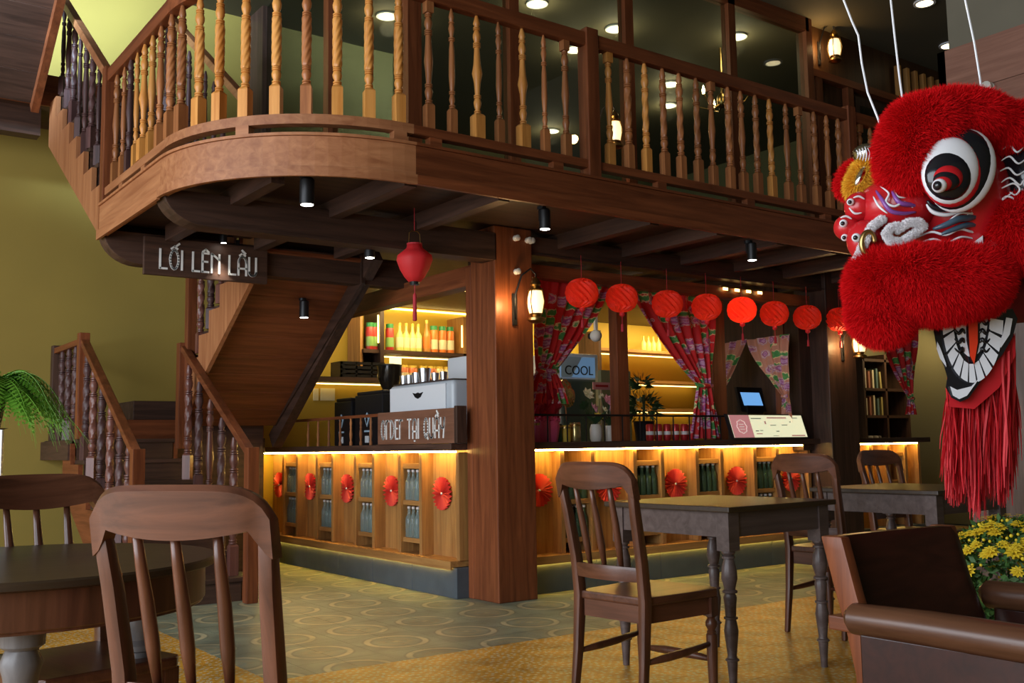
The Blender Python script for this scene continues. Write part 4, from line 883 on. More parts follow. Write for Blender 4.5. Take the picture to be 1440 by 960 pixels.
# menu display
md = thing('menu_display', 'lit menu screen with pink panel standing on the right counter', 'display')
M['scr'] = plain('screen_cream', (.9,.9,.7), .3, em=(.93,.95,.62), ems=.85); M['scrp'] = plain('screen_pink', (.7,.3,.3), .3, em=(.72,.30,.32), ems=.55); M['scrd'] = plain('screen_text', (.2,.25,.25), .4, em=(.25,.3,.25), ems=.3); M['scrr'] = plain('screen_rose', (.6,.3,.3), .4, em=(.60,.34,.30), ems=.5); M['scrw'] = plain('screen_emblem', (.85,.7,.65), .4, em=(.85,.66,.6), ems=.6)
a = at(1030,583,Y=5.95); b = at(1136,628,Y=5.95); mx0, mx1, mz1, mz0 = a.x, b.x-.02, a.z, 1.107; W_ = mx1-mx0; H_ = mz1-mz0
def mp_(u, v, t): return (mx0+u*W_, 5.93+v*.07-t, mz0+v*H_)
def quad(nm, mt, u0, u1, v0, v1, t0, t1): return MB().prism([(u0,v0),(u1,v0),(u1,v1),(u0,v1)], mp_, t0, t1).build(nm, mt, md)
quad('casing', M['blackp'], -.02, 1.02, .0, 1.05, -.03, 0); quad('screen', M['scr'], .0, 1, .07, 1, 0, .003); quad('pink_panel', M['scrp'], .0, .26, .07, 1, .003, .005)
em_ = MB()
for r_, wv in ((1, .012),):
    pts_ = [(.13+.06*cos(t)*(1+.08*cos(8*t)), .52+.27*sin(t)*(1+.05*cos(8*t))) for t in [2*pi*k/40 for k in range(41)]]
    for q0, q1 in zip(pts_[:-1], pts_[1:]):
        em_.bar(mp_(q0[0], q0[1], .006), mp_(q1[0], q1[1], .006), .006, .006)
em_.build('emblem_ring', M['scrw'], md)
for v in (.40, .50, .60): quad('emblem_stroke', M['scrw'], .10, .16, v, v+.03, .005, .007)
for u0, u1, v0, v1, mt in ((.28,.42,.84,.88,'scrd'),(.5,.77,.86,.92,'scrr'),(.86,.93,.87,.9,'scrd'),(.52,.60,.56,.59,'scrd'),(.68,.76,.57,.60,'scrd'),(.30,.38,.20,.24,'scrr'),(.78,.97,.10,.16,'scrr'),(.52,.6,.12,.14,'scrd'),(.30,.34,.32,.36,'scrd'),(.36,.40,.34,.37,'scrd'),(.58,.62,.30,.34,'scrd'),(.45,.47,.62,.75,'scrr'),(.80,.82,.70,.74,'scrd')): quad('text_line', M[mt], u0, u1, v0, v1, .003, .005)
# till screen
ps = thing('till', 'black till with small glowing blue screen behind the menu display', 'till')
p0, p1 = at(1051,551,Y=6.5), at(1078,570,Y=6.5); M['bluescr'] = plain('blue_screen', (.2,.45,.8), .3, em=(.16,.42,.85), ems=1.1)
MB().prism([(p0.x-.05,p1.z-.06),(p1.x+.04,p1.z-.06),(p1.x+.02,p0.z+.05),(p0.x-.07,p0.z+.05)], lambda a, b, t: (a, t+b*.15-.18, b), 6.51, 6.54).build('casing', M['blackp'], ps)
MB().prism([(p0.x,p1.z),(p1.x,p1.z),(p1.x-.03,p0.z),(p0.x-.03,p0.z)], lambda a, b, t: (a, t+b*.15-.18, b), 6.506, 6.51).build('screen', M['bluescr'], ps); box('stand', M['blackp'], (p0.x+.02, p1.x-.02, 6.52, 6.66, 1.106, p1.z), ps)
# gift hamper, bag, flowers, tins
def crumple(c, r, n=1, amp=.18, nu=26, nv=16, seed=1):
    rr = random.Random(seed); tab = [[1+amp*(rr.random()-.5)*2 for _ in range(nu)] for _ in range(nv+1)]
    def f(u, v): k = int(round(u*nu)) % nu; j = int(round(v*nv)); t = -pi/2+pi*v; s = tab[j][k] if 0 < j < nv else 1; return (c[0]+r[0]*cos(t)*cos(2*pi*u)*s, c[1]+r[1]*cos(t)*sin(2*pi*u)*s, c[2]+r[2]*sin(t)*s)
    return MB().grid(f, nu, nv, closeu=True)
M['foilred'] = plain('crimson_foil', (.42,.012,.035), .22, .5); M['foilgold'] = plain('gold_foil', (.62,.50,.22), .2, .8); M['pink'] = plain('pink_wrap', (.75,.10,.25), .4); M['pinkl'] = plain('pale_pink_petal', (.75,.36,.42), .6); M['rose'] = plain('cream_petal', (.80,.75,.50), .6); M['yel'] = plain('yellow_petal', (.80,.55,.06), .6); M['leafd'] = plain('dark_leaf', (.02,.06,.02), .5); M['tinr'] = plain('red_tin', (.50,.03,.03), .3, .3)
p = at(772, 575, Y=6.16); hp = thing('gift_hamper', 'crimson foil wrapped gift hamper beside the corner pillar', 'gift', (p.x, 6.2, 1.106))
crumple((0,0,.32), (.125,.09,.21), seed=3).build('foil_wrap', M['foilred'], hp); MB().lathe([(.09,0),(.11,.12),(.10,.16)], n=14).build('basket', M['pink'], hp, smooth='auto')
crumple((.0,-.02,.17), (.10,.07,.05), seed=4).build('bow', M['pink'], hp)
p = at(797, 552, Y=6.4); gb = thing('foil_bag', 'tilted gold foil bag beside the crimson hamper', 'bag', (p.x, 6.42, p.z))
o = crumple((0,0,0), (.085,.04,.12), amp=.1, seed=9).build('bag', M['foilgold'], gb); o.rotation_euler = (0, radians(-28), 0); o = MB().tube([(0,0,-.10),(.02,.0,-.30)], .006, 6).build('stick', M['brown'], gb)
def flower_head(mat, R=.04, seed=0):
    mb = MB()
    for ring, (n, rr, zz) in enumerate(((7, R, 0), (5, R*.65, R*.25), (3, R*.35, R*.4))):
        for k in range(n):
            a = 2*pi*k/n+ring; d = Vector((cos(a), sin(a), 0)); s_ = Vector((-sin(a), cos(a), 0)); b = Vector((0,0,zz*.5)); tp = d*rr+Vector((0,0,zz+R*.25))
            mb.add([b, b+d*rr*.5+s_*rr*.42+Vector((0,0,zz*.6)), tp, b+d*rr*.5-s_*rr*.42+Vector((0,0,zz*.6))], [(0,1,2,3)])
    return mb
def bouquet(label, px, y, heads, vase_mat, vh, vr):
    p = at(px, 600, Y=y); t = thing('flower_vase', label, 'flowers', (p.x, y, 1.106))
    MB().lathe([(vr*.8,0),(vr,.02),(vr*1.05,vh*.7),(vr*.8,vh),(vr*.7,vh)], n=14).build('vase', vase_mat, t, smooth='auto')
    for k, (hx, hy, mt, R) in enumerate(heads):
        q = at(hx, hy, Y=y-.02)-Vector((p.x, y, 1.106)); o = flower_head(M[mt], R).build('bloom', M[mt], t, fix=False); o.location = q; o.rotation_euler = (radians(60), 0, k)
        MB().tube([(0,0,vh*.8),(q.x*.5,0,vh+(q.z-vh)*.5),(q.x,q.y,q.z)], .004, 5).build('stem', M['leafd'], t)
    for k in range(10):
        a = k*.63; MB().add([(0,0,vh),(.06*cos(a)+.02,.06*sin(a),vh+.06),(.11*cos(a),.11*sin(a),vh+.05+.03*(k%3)),(.06*cos(a)-.02,.06*sin(a)+.02,vh+.07)], [(0,1,2,3)]).build('leaf', M['leafd'], t, fix=False)
bouquet('mixed bouquet with cream rose and yellow bloom in a patterned vase', 838, 6.32, ((827,554,'rose',.06),(835,574,'pinkl',.055),(841,586,'yel',.045),(822,570,'leafd',.05)), M['cream'], .14, .05)
bouquet('pale pink bouquet in a small vase beside the window post', 857, 6.36, ((856,563,'pinkl',.06),(850,577,'rose',.045),(863,576,'pinkl',.05),(846,557,'rose',.03)), M['cream'], .13, .045)
for k, (px, mt, h_) in enumerate(((756,'pink',.15),(769,'pink',.13),(783,'leafd',.13),(795,'yel',.12),(809,'foilgold',.14))):
    x = at(px, 615, Y=6.2).x; t = thing('tin', ['tall pink tin nearest the corner pillar on the right counter','short pink tin second from the corner pillar','dark green tin behind the gallery rail','yellow tin behind the gallery rail','gold tin beside the patterned vase'][k], 'tin', (x, 6.2, 1.106)); MB().lathe([(.042,0),(.045,.01),(.045,h_),(.04,h_+.01)], n=14).build('body', M[mt], t, smooth='auto'); MB().lathe([(.046,h_*.86),(.046,h_*.98)], n=14).build('lid', M['brass'], t, smooth='auto')
for k, px in enumerate((914, 926, 938, 950, 962, 972)):
    x = at(px, 610, Y=6.3).x; t = thing('drink_can', f'red drink can behind the gallery rail, {OL[k]} in the row', 'can', (x, 6.3, 1.106), 0, 'red cans on the counter'); MB().lathe([(.028,0),(.034,.012),(.034,.13),(.028,.142)], n=14).build('body', M['tinr'], t, smooth='auto'); MB().lathe([(.0345,.05),(.0345,.08)], n=14, cap=False).build('stripe', M['letter'], t)
# dark potted plant
p = at(905, 580, Y=6.45); dp = thing('potted_plant', 'dark bushy potted plant silhouetted in the serving opening', 'plant', (p.x, 6.45, 1.106))
MB().lathe([(.07,0),(.09,.16),(.095,.17),(.08,.17)], n=16).build('pot', M['blackp'], dp, smooth='auto'); MB().tube([(0,0,.15),(.01,0,.40)], .012, 6).build('stem', M['leafd'], dp)
rr = random.Random(5); mb = MB()
for k in range(420):
    top = k % 3 == 0; c = Vector((-.02,0,.50)) if top else Vector((.0,0,.30)); R = .085 if top else .15
    d = Vector((rr.gauss(0,1), rr.gauss(0,.7), rr.gauss(0,1))).normalized(); q = c+d*R*(.6+.5*rr.random()); s_ = d.orthogonal().normalized()*.016
    mb.add([q-s_, q+d*.04, q+s_, q-d*.02], [(0,1,2,3)])
tag(mb.build('foliage', M['leafd'], dp, fix=False), kind='stuff')
p = at(838, 472, Y=7.5); cc = thing('security_camera', 'white round security camera inside the serving opening', 'camera', (p.x, 7.5, p.z)); MB().ell((0,0,0), (.06,.06,.06)).build('dome', M['white'], cc, smooth=True); MB().lathe([(.03,-.075),(.032,-.04)], n=12).build('lens', M['blackp'], cc).rotation_euler = (pi/2*-1+pi, 0, .4); box('mount', M['white'], (-.015,.015,-.015,.015,.05,2.66-p.z), cc)
p0, p1 = at(845,520,Y=8.2), at(888,578,Y=8.2); np_ = thing('partition_panel', 'pale olive kitchen cupboard panel behind the window post', 'panel'); M['paleolive'] = plain('pale_olive', (.30,.30,.16), .6); box('panel', M['paleolive'], (p0.x, p1.x, 8.2, 8.25, 0, p0.z), np_); box('handle', M['steel'], (p0.x+.1, p0.x+.12, 8.17, 8.2, 1.3, 1.5), np_)
p0, p1 = at(834,537,Y=8.0), at(858,548,Y=8.0); o = thing('small_sign', 'small pink label sign in front of the drinks fridge', 'sign'); box('plate', M['pinkl'], (p0.x, p1.x, 8.0, 8.01, p1.z, p0.z), o); box('print', M['tassel'], (p0.x+.03, p1.x-.03, 7.995, 8.0, (p0.z+p1.z)/2-.012, (p0.z+p1.z)/2+.012), o); MB().tube([((p0.x+p1.x)/2,8.012,0),((p0.x+p1.x)/2,8.012,p1.z+.02)], .01, 6).build('pole', M['steel'], o)
kq = thing('area_lamp', 'added warm fill lamp above the serving counter', 'lamp', (5.5, 7.0, 2.64)); box('diffuser', M['shelfled'], (-.12,.12,-.05,.05,-.02,.0), kq); box('housing', M['white'], (-.14,.14,-.07,.07,0,.02), kq)  # unseen lamp added to brighten the flowers on the counter
l = bpy.data.lights.new('serving', 'AREA'); l.size = .25; l.energy = 9; l.color = (1,.78,.5); o = bpy.data.objects.new('serving_fill', l); COL.objects.link(o); o.location = (5.5, 7.0, 2.6)
kp = thing('area_lamp', 'warm kitchen ceiling lamp panel above the back shelves', 'lamp', (5.6, 8.3, 2.64)); box('diffuser', M['shelfled'], (-.3,.3,-.05,.05,-.02,.0), kp); box('housing', M['white'], (-.32,.32,-.07,.07,0,.02), kp)
for x in (5.4, 7.6, 9.3):
    l = bpy.data.lights.new('kitchen', 'AREA'); l.shape = 'RECTANGLE'; l.size = 1.2; l.size_y = .2; l.energy = 22 if x < 7 else 30; l.color = (1,.74,.34); o = bpy.data.objects.new('kitchen_fill', l); COL.objects.link(o); o.location = (x, 9.2, 2.6); o.rotation_euler = (radians(20),0,0)  # unseen fill; the far right one added to brighten the back wall
# bookcase in the passage
bk = thing('bookcase', 'dark bookcase with lit shelves beyond the lantern pillar', 'bookcase')
bx0, bx1 = at(1212,560,Y=7.9).x, at(1272,560,Y=7.9).x
for x in (bx0-.02, (bx0+bx1)/2-.02, bx1): box('upright', M['darkZ'], (x, x+.04, 7.85, 8.19, 0, 2.2), bk)
for z in (.6, 1.0, 1.37, 1.72, 2.1): box('shelf_board', M['darkX'], (bx0, bx1, 7.85, 8.19, z, z+.035), bk)
box('back_panel', M['paleolive'], (bx0, bx1, 8.17, 8.19, .6, 2.13), bk)
l = bpy.data.lights.new('bookcase', 'AREA'); l.size = .6; l.energy = 14; l.color = (1,.75,.4); o = bpy.data.objects.new('bookcase_lamp', l); COL.objects.link(o); o.location = ((bx0+bx1)/2, 7.4, 2.5); o.rotation_euler = (radians(35),0,0)
bc_ = [(.45,.40,.30),(.30,.12,.08),(.55,.50,.35),(.10,.16,.16),(.40,.33,.12)]
for k in range(10):
    z = 1.405 if k < 5 else 1.755; x = bx0+.08+(k % 5)*.085+(.5 if k % 2 else 0)*0; o = MB().box(-.018,.018,-.09,.09,0,.22+.02*(k%3)).build('book', plain(f'book_cover_{k}', bc_[k % 5], .6), None, bevel=.002); o.location = (x, 7.98, z); o.rotation_euler = (0, .08*((k*7) % 3-1) if k % 5 == 4 else 0, 0)
    tag(o, f'book on the {"middle" if k < 5 else "upper"} shelf of the dark bookcase, {OL[k % 5]} from the left', 'book', 'books in the dark bookcase')
for k in range(4): o = MB().lathe([(.03,0),(.045,.05),(.042,.10),(.03,.105)], n=12).build('white_cup', M['cream'], None, smooth='auto'); o.location = (bx0+.12+k*.12, 7.98, 1.036); tag(o, f'white cup on the lower bookcase shelf, {OL[k]} from the left', 'cup', 'white cups in the bookcase')
# ------------------------------------------------------------------ chairs and tables
def make_chair(label, seed=0):
    t = thing('dining_chair', label, 'chair', group='dark spindle-back dining chairs')
    cw = M['chairZ']
    def bow(y, k=.03): return -k*(1-(y/.19)**2)
    seat = [(-.21,-.185),(-.21,.185),(.20,.215),(.235,.19),(.24,0),(.235,-.19),(.20,-.215)]
    MB().prism(seat, lambda a, b, z: (a, b, z), .452, .485).build('seat', M['chairX'], t, bevel=.008)
    box('apron', M['chairY'], (.185,.205,-.17,.17,.385,.452), t); box('apron', M['chairY'], (-.205,-.185,-.15,.15,.385,.452), t)
    for s in (-1, 1): MB().bar((-.19,s*.165,.418), (.19,s*.19,.418), .02, .068).build('apron', M['chairX'], t)
    for s in (-1, 1):
        pts = [(-.245,s*.185,0),(-.215,s*.18,.25),(-.20,s*.178,.47),(-.215,s*.18,.62),(-.25,s*.186,.80),(-.273,s*.194,.905)]
        wd = [.015,.019,.023,.022,.020,.0165]; wy = [.013,.016,.019,.018,.0175,.0165]; vs = []; fs = []
        for (x, y, z), w_, v_ in zip(pts, wd, wy): vs += [(x-w_,y-v_,z),(x+w_,y-v_,z),(x+w_,y+v_,z),(x-w_,y+v_,z)]
        n = len(pts)
        for i in range(n-1):
            for k in range(4): fs.append((4*i+k,4*i+(k+1)%4,4*i+4+(k+1)%4,4*i+4+k))
        fs += [(3,2,1,0), tuple(4*(n-1)+k for k in range(4))]
        MB().add(vs, fs).build('rear_leg', cw, t, bevel=.010, smooth='auto')
        MB().box(s*.19-.021,s*.19+.021,0,0,0,0) if False else None
        fl = MB(); fl.box(.165,.209,s*.19-.022,s*.19+.022,.375,.452)
        fl.lathe([(.013,0),(.016,.02),(.022,.22),(.023,.30),(.018,.306),(.020,.312),(.015,.318),(.024,.335),(.024,.35),(.015,.366),(.021,.372),(.021,.378)], (.187,s*.19,0), 14); fl.build('front_leg', cw, t, smooth='auto')
        MB().tube([(-.20,s*.18,.24),(-.08,s*.183,.245),(.02,s*.186,.25),(.18,s*.19,.265)], [.010,.016,.016,.010], 8).build('stretcher', cw, t, smooth=True)
    MB().tube([(.187,-.185,.20),(.187,-.06,.205),(.187,.06,.205),(.187,.185,.20)], [.010,.018,.018,.010], 8).build('stretcher', cw, t, smooth=True)
    # top rail: a thick bent board whose ends roll down into the stiles
    def rail(zl, zt, th, xoff, nm, ends=True):
        N_ = 28; vs = []; fs = []
        for i in range(N_+1):
            u = i/N_*2-1; y = u*.211 if ends else u*.178; x = xoff+bow(min(abs(y), .19), .035)
            top = zt-(.055*abs(u)**7 if ends else 0)+.004*(1-u*u); low = zl-(.022*max(0, 1-(u*1.15)**2) if ends else 0)-(.06*max(0,(abs(u)-.84)/.16)**.35 if ends else 0)
            lean = -.2
            for dx, z in ((-th,low),(th,low),(th*.9,top-.012),(th*.35,top),(-th*.35,top),(-th*.9,top-.012)): vs.append((x+dx+lean*(z-zl), y, z))
        for i in range(N_):
            for k in range(6): fs.append((6*i+k,6*i+(k+1)%6,6*i+6+(k+1)%6,6*i+6+k))
        fs += [tuple(range(5,-1,-1)), tuple(6*N_+k for k in range(6))]
        return MB().add(vs, fs).build(nm, M['chairY'], t, smooth='auto')
    rail(.925, 1.01, .019, -.277, 'top_rail'); rail(.545, .60, .011, -.205, 'lower_rail', False)
    for y in (-.093, 0, .093):
        b = bow(abs(y))
        MB().tube([(-.208+b*.9,y*.92,.595),(-.222+b,y*.95,.68),(-.24+b,y*.98,.77),(-.26+b,y,.85),(-.278+b,y*1.02,.93)], [.009,.015,.0145,.012,.009], 10).build('spindle', cw, t, smooth=True)
    return t
def turned_leg(H, blk, s=1.0):
    mb = MB(); mb.box(-.03*s,.03*s,-.03*s,.03*s,H-blk,H)
    h = H-blk
    mb.lathe([(.013*s,0),(.016*s,.10*h),(.020*s,.20*h),(.026*s,.205*h),(.026*s,.215*h),(.019*s,.225*h),(.017*s,.24*h),(.024*s,.36*h),(.027*s,.42*h),(.020*s,.50*h),(.026*s,.505*h),(.026*s,.52*h),(.020*s,.525*h),(.022*s,.60*h),(.025*s,.66*h),(.019*s,.69*h),(.028*s,.695*h),(.028*s,.71*h),(.02*s,.72*h),(.030*s,.80*h),(.027*s,.88*h),(.018*s,.94*h),(.025*s,.945*h),(.025*s,.96*h),(.018*s,.965*h),(.026*s,.985*h),(.026*s,h)], n=16)
    return mb
M['tabtop'] = wood('dark_table_top', (.028,.015,.008), (.055,.032,.016), .36, 'X', spec=.55, rnd=0, bump=.03); M['tabgrey'] = wood('smoky_table_wood', (.075,.05,.045), (.14,.10,.09), .33, 'X', rnd=.05, bump=.05)
TL = turned_leg(.77, .17, 1.2).mesh('leg', M['tabgrey'], smooth='auto')
def square_table(label, x, y, rz, W=.80):
    t = thing('square_table', label, 'table', (x, y, 0), rz); h = W/2
    box('table_top', M['tabtop'], (-h,h,-h,h,.772,.797), t, .005)
    i = h-.065
    for sx in (-1, 1):
        for sy in (-1, 1): inst(TL, 'leg', t, (sx*i, sy*i, 0), 0)
    for s in (-1, 1): box('apron', M['tabgrey'], (-i+.03,i-.03,s*i-.012+s*.016,s*i+.012+s*.016,.66,.772), t); box('apron', M['tabgrey'], (s*i-.012+s*.016,s*i+.012+s*.016,-i+.03,i-.03,.66,.772), t)
    return t
square_table('dark square table with turned legs in front of the right counter', 3.80, 3.50, radians(2), .80)
square_table('dark square table beyond the first, beside the plank-clad pillar', 5.62, 3.62, radians(2), .84)
c0 = make_chair('dark spindle-back chair at the near square table, facing right')
c0.location = (2.95, 3.14, 0); c0.rotation_euler = (0,0,radians(5))
def chair_copy(label, x, y, rz):
    c = copy_tree(c0); c['label'] = label; c.location = (x, y, 0); c.rotation_euler = (0,0,rz); return c
A_ = dep(128, 700, 2.12); B_ = dep(384, 688, 2.0); mid = (A_+B_)/2; f_ = Vector((-(B_.y-A_.y), B_.x-A_.x)).normalized(); rz = atan2(f_.y, f_.x)
chair_copy('large foreground spindle-back chair seen from behind at the round table', mid.x+f_.x*.29, mid.y+f_.y*.29, rz)
R_ = dep(136, 690, 3.35); rz2 = radians(-78)
f2 = Vector((cos(rz2), sin(rz2))); s2_ = Vector((-f2.y, f2.x)); ctr = Vector((R_.x, R_.y))-s2_*.19+f2*.29 if (s2_.dot(Vector((_r0.x,_r0.y))) > 0) else Vector((R_.x, R_.y))+s2_*.19+f2*.29
chair_copy('dark spindle-back chair across the round table at the left edge', ctr.x, ctr.y, rz2)
chair_copy('spindle-back chair between the two square tables', 4.99, 3.70, radians(3))
q = dep(1247, 660, 7.0); chair_copy('dark spindle-back chair behind the far square table', q.x-.02, q.y-.22, radians(-95))
# round table
rt_ = thing('round_table', 'round dark wooden table with turned grey legs at the left edge', 'table', (.55, 2.98, 0))
MB().lathe([(.49,.773),(.50,.778),(.50,.792),(.494,.797)], n=64).build('table_top', M['tabtop'], rt_, smooth='auto')
MB().lathe([(.462,.675),(.462,.68),(.468,.685),(.468,.773)], n=64).build('apron', M['chairZ'], rt_, smooth='auto')
M['legblue'] = wood('blue_grey_painted_wood', (.13,.12,.12), (.20,.19,.19), .35, 'Z', rnd=0, bump=.04)
lg = MB(); lg.lathe([(.026,0),(.03,.03),(.036,.34),(.036,.50),(.046,.505),(.046,.52),(.034,.535),(.040,.57),(.048,.60),(.036,.63),(.050,.64),(.052,.675)], n=18); LGm = lg.mesh('leg', M['legblue'], smooth='auto')
pl_ = at(103, 880, Z=.6); 
for k in range(3):
    a = atan2(-.36, -.06)+k*2*pi/3; inst(LGm, 'leg', rt_, (.37*cos(a), .37*sin(a), 0))
# white sign edge at the left border
p = dep(-16, 650, 5.0); o = thing('standing_sign', 'white standing sign whose edge shows at the left border', 'sign', (p.x, p.y, 0), atan2(_r0.y, _r0.x))
box('panel', M['white'], (-.10,.067,-.01,.01,p.z-.16,p.z+.16), o, .003); box('pole', M['steel'], (-.02,-.0,.01,.03,.02,p.z+.1), o); MB().lathe([(.14,0),(.14,.015),(.02,.025)], n=20).build('base', M['steel'], o)
# ------------------------------------------------------------------ lounge armchair
ac = thing('armchair', 'dark mahogany armchair with thick rounded arm in the right foreground', 'armchair')
M['mahog'] = wood('polished_mahogany', (.022,.006,.004), (.046,.012,.007), .28, 'X', spec=.5, rnd=0, bump=.04); M['armw'] = wood('worn_arm_wood', (.065,.025,.012), (.14,.06,.03), .28, 'Y', spec=.5, rnd=0, bump=.05)
def bp(u, v):
    x = 2.475+u*.50; zt = .808+.010*u-.14*max(0,(u-.88)/.12)**2.2; z = .30+(zt-.30)*v; y = 1.655+.24*v-.06*v*v+.02*sin(pi*u)-.10*u
    return (x, y, z)
mb = MB(); mb.grid(bp, 30, 14); bo = len(mb.v)
mb.grid(lambda u, v: tuple(a+b for a, b in zip(bp(u, v), (0,.03,0))), 30, 14)
n1 = 31
rim = [i for i in range(31)]+[j*31+30 for j in range(1,15)]+[14*31+i for i in range(29,-1,-1)]+[j*31 for j in range(13,0,-1)]
for a, b in zip(rim, rim[1:]+rim[:1]): mb.f.append((a, b, b+bo, a+bo)); mb.mi.append(0)
mb.build('back_panel', M['mahog'], ac, smooth='auto')
def stile(X, mt):
    pts = [(1.825,.812),(1.815,.775),(1.785,.66),(1.755,.56),(1.73,.44),(1.72,.2),(1.73,0)]
    mb = MB(); vs = []; fs = []
    for y, z in pts: vs += [(X-.02,y-.035,z),(X+.02,y-.035,z),(X+.02,y+.035,z),(X-.02,y+.035,z)]
    for i in range(len(pts)-1):
        for k in range(4): fs.append((4*i+k,4*i+(k+1)%4,4*i+4+(k+1)%4,4*i+4+k))
    fs += [(3,2,1,0), tuple(4*(len(pts)-1)+k for k in range(4))]
    return mb.add(vs, fs).build('rear_stile', mt, ac, bevel=.008, smooth='auto')
stile(2.455, M['redZ']); stile(3.0, M['redZ'])
box('stile_block', M['redY'], (2.42,2.485,1.695,1.835,.555,.595), ac, .005)
for X in (2.385, 3.06):
    MB().tube([(X,1.735,.600),(X,1.72,.603),(X,1.5,.605),(X,1.1,.60),(X,.92,.585),(X,.90,.57)], [.03,.044,.047,.047,.044,.03], 16, flat=.95).build('arm_rail', M['armw'], ac, smooth='auto')
    box('side_panel', M['mahog'], (X-.012,X+.012,.95,1.70,.12,.565), ac, .004); box('front_leg', M['redZ'], (X-.025,X+.025,.90,.955,0,.565), ac, .005)
box('seat', M['mahog'], (2.42,3.03,.93,1.66,.33,.37), ac, .01)
# ------------------------------------------------------------------ chrysanthemums
rr = random.Random(11)
fc = dep(1424, 815, 4.3); mum = thing('chrysanthemum_pot', 'pot of bright yellow chrysanthemums beside the plank-clad pillar', 'flowers', (fc.x, fc.y, 0))
MB().lathe([(.13,0),(.18,.26),(.19,.28),(.17,.28)], n=24).build('pot', M['concrete'], mum, smooth='auto')
M['mumy'] = plain('yellow_chrysanthemum', (.85,.62,.03), .6); M['mumleaf'] = plain('chrysanthemum_leaf', (.05,.13,.025), .6)
fm_ = MB()
for ring, (n, r_, z_) in enumerate(((11,.021,.0),(8,.015,.006),(5,.009,.010))):
    for k in range(n):
        a = 2*pi*k/n+ring*.3; d = Vector((cos(a),sin(a),0)); s_ = Vector((-sin(a),cos(a),0)); fm_.add([Vector((0,0,z_)), d*r_*.6+s_*r_*.24+Vector((0,0,z_+.002)), d*r_+Vector((0,0,z_+.001)), d*r_*.6-s_*r_*.24+Vector((0,0,z_+.002))], [(0,1,2,3)])
fmm = fm_.mesh('bloom', M['mumy'], fix=False); budm = MB().ell((0,0,0),(.007,.007,.007),nu=8,nv=6).mesh('bud', M['mumy'], smooth=True)
cz = .50; RX, RZ = .27, .24
def tiers(d): return 1+.10*sin(d.z*13+d.x*6)+.06*sin(d.y*17)
for k in range(300):
    d = Vector((rr.gauss(0,1), rr.gauss(0,1), rr.gauss(.25,1))).normalized()
    if d.z < -.45: continue
    big = sin(d.z*13+d.x*6+d.y*4) > -.25
    q = Vector((d.x*RX, d.y*RX, cz+d.z*RZ)); q = Vector((q.x*tiers(d), q.y*tiers(d), q.z)); nd = (d+Vector((0,0,.9))).normalized()
    o = inst(fmm if big else budm, 'bloom' if big else 'bud', mum, q, scale=[rr.uniform(1.4,2.0) if big else rr.uniform(.8,1.2)]*3); o.rotation_euler = nd.to_track_quat('Z','Y').to_euler()
mb = MB()
for k in range(2600):
    d = Vector((rr.gauss(0,1), rr.gauss(0,1), rr.gauss(0,1))).normalized(); q = Vector((d.x*RX, d.y*RX, cz+d.z*RZ*(.98 if d.z > 0 else .9)))*1; q = Vector((q.x*.95*tiers(d), q.y*.95*tiers(d), q.z)); q -= d*rr.uniform(0,.04); s_ = Vector((rr.gauss(0,1),rr.gauss(0,1),rr.gauss(0,1))).cross(d).normalized(); e_ = (d*.4+Vector((rr.gauss(0,.6),rr.gauss(0,.6),rr.gauss(0,.4)))).normalized()
    mb.add([q, q+e_*.02+s_*.011, q+e_*.042, q+e_*.02-s_*.011], [(0,1,2,3)])
tag(mb.build('foliage', M['mumleaf'], mum, fix=False), kind='stuff')
# ------------------------------------------------------------------ fern on a stand at the left border
M['fern'] = plain('fresh_fern', (.16,.42,.035), .5, var=.3, nscale=5)
fp = dep(-12, 536, 5.4); fe = thing('potted_fern', 'bright green fern spilling in at the left border', 'plant', (fp.x, fp.y, 0))
zt = fp.z
MB().lathe([(.05,zt-.25),(.08,zt-.08),(.085,zt-.06),(.07,zt-.06)], n=18).build('pot', M['blackp'], fe, smooth='auto'); MB().lathe([(.16,0),(.16,.02),(.025,.04),(.025,zt-.27),(.09,zt-.25)], n=18).build('stand', M['black'], fe, smooth='auto')
for k in range(90):
    a = atan2(_r0.y,_r0.x)+rr.gauss(0,1.0) if k < 75 else rr.uniform(0,6.28); L_ = rr.uniform(.32,.55); up_ = rr.uniform(.25,1.25); mb = MB(); pts = []
    d = Vector((cos(a),sin(a),0)); s_ = Vector((-sin(a),cos(a),0)); n = 22
    for i in range(n+1):
        u = i/n; pts.append(d*(L_*u*(1-.15*u*up_))+Vector((0,0,zt-.06+L_*(up_*1.1*u-(up_+.45)*u*u*1.15))))
    mb.tube(pts, [.003*(1-.8*i/n) for i in range(n+1)], 4)
    for i in range(2, n):
        u = i/n; w_ = .07*sin(pi*min(1, .12+u*.95))**.7; dr_ = (pts[i]-pts[i-1]).normalized()
        for sg_ in (-1, 1):
            b = pts[i]; e_ = (s_*sg_+dr_*.45+Vector((0,0,-.25))).normalized(); mb.add([b, b+e_*w_*.45+dr_*.0085, b+e_*w_, b+e_*w_*.45-dr_*.0085], [(0,1,2,3)])
    mb.build('frond', M['fern'], fe, fix=False)
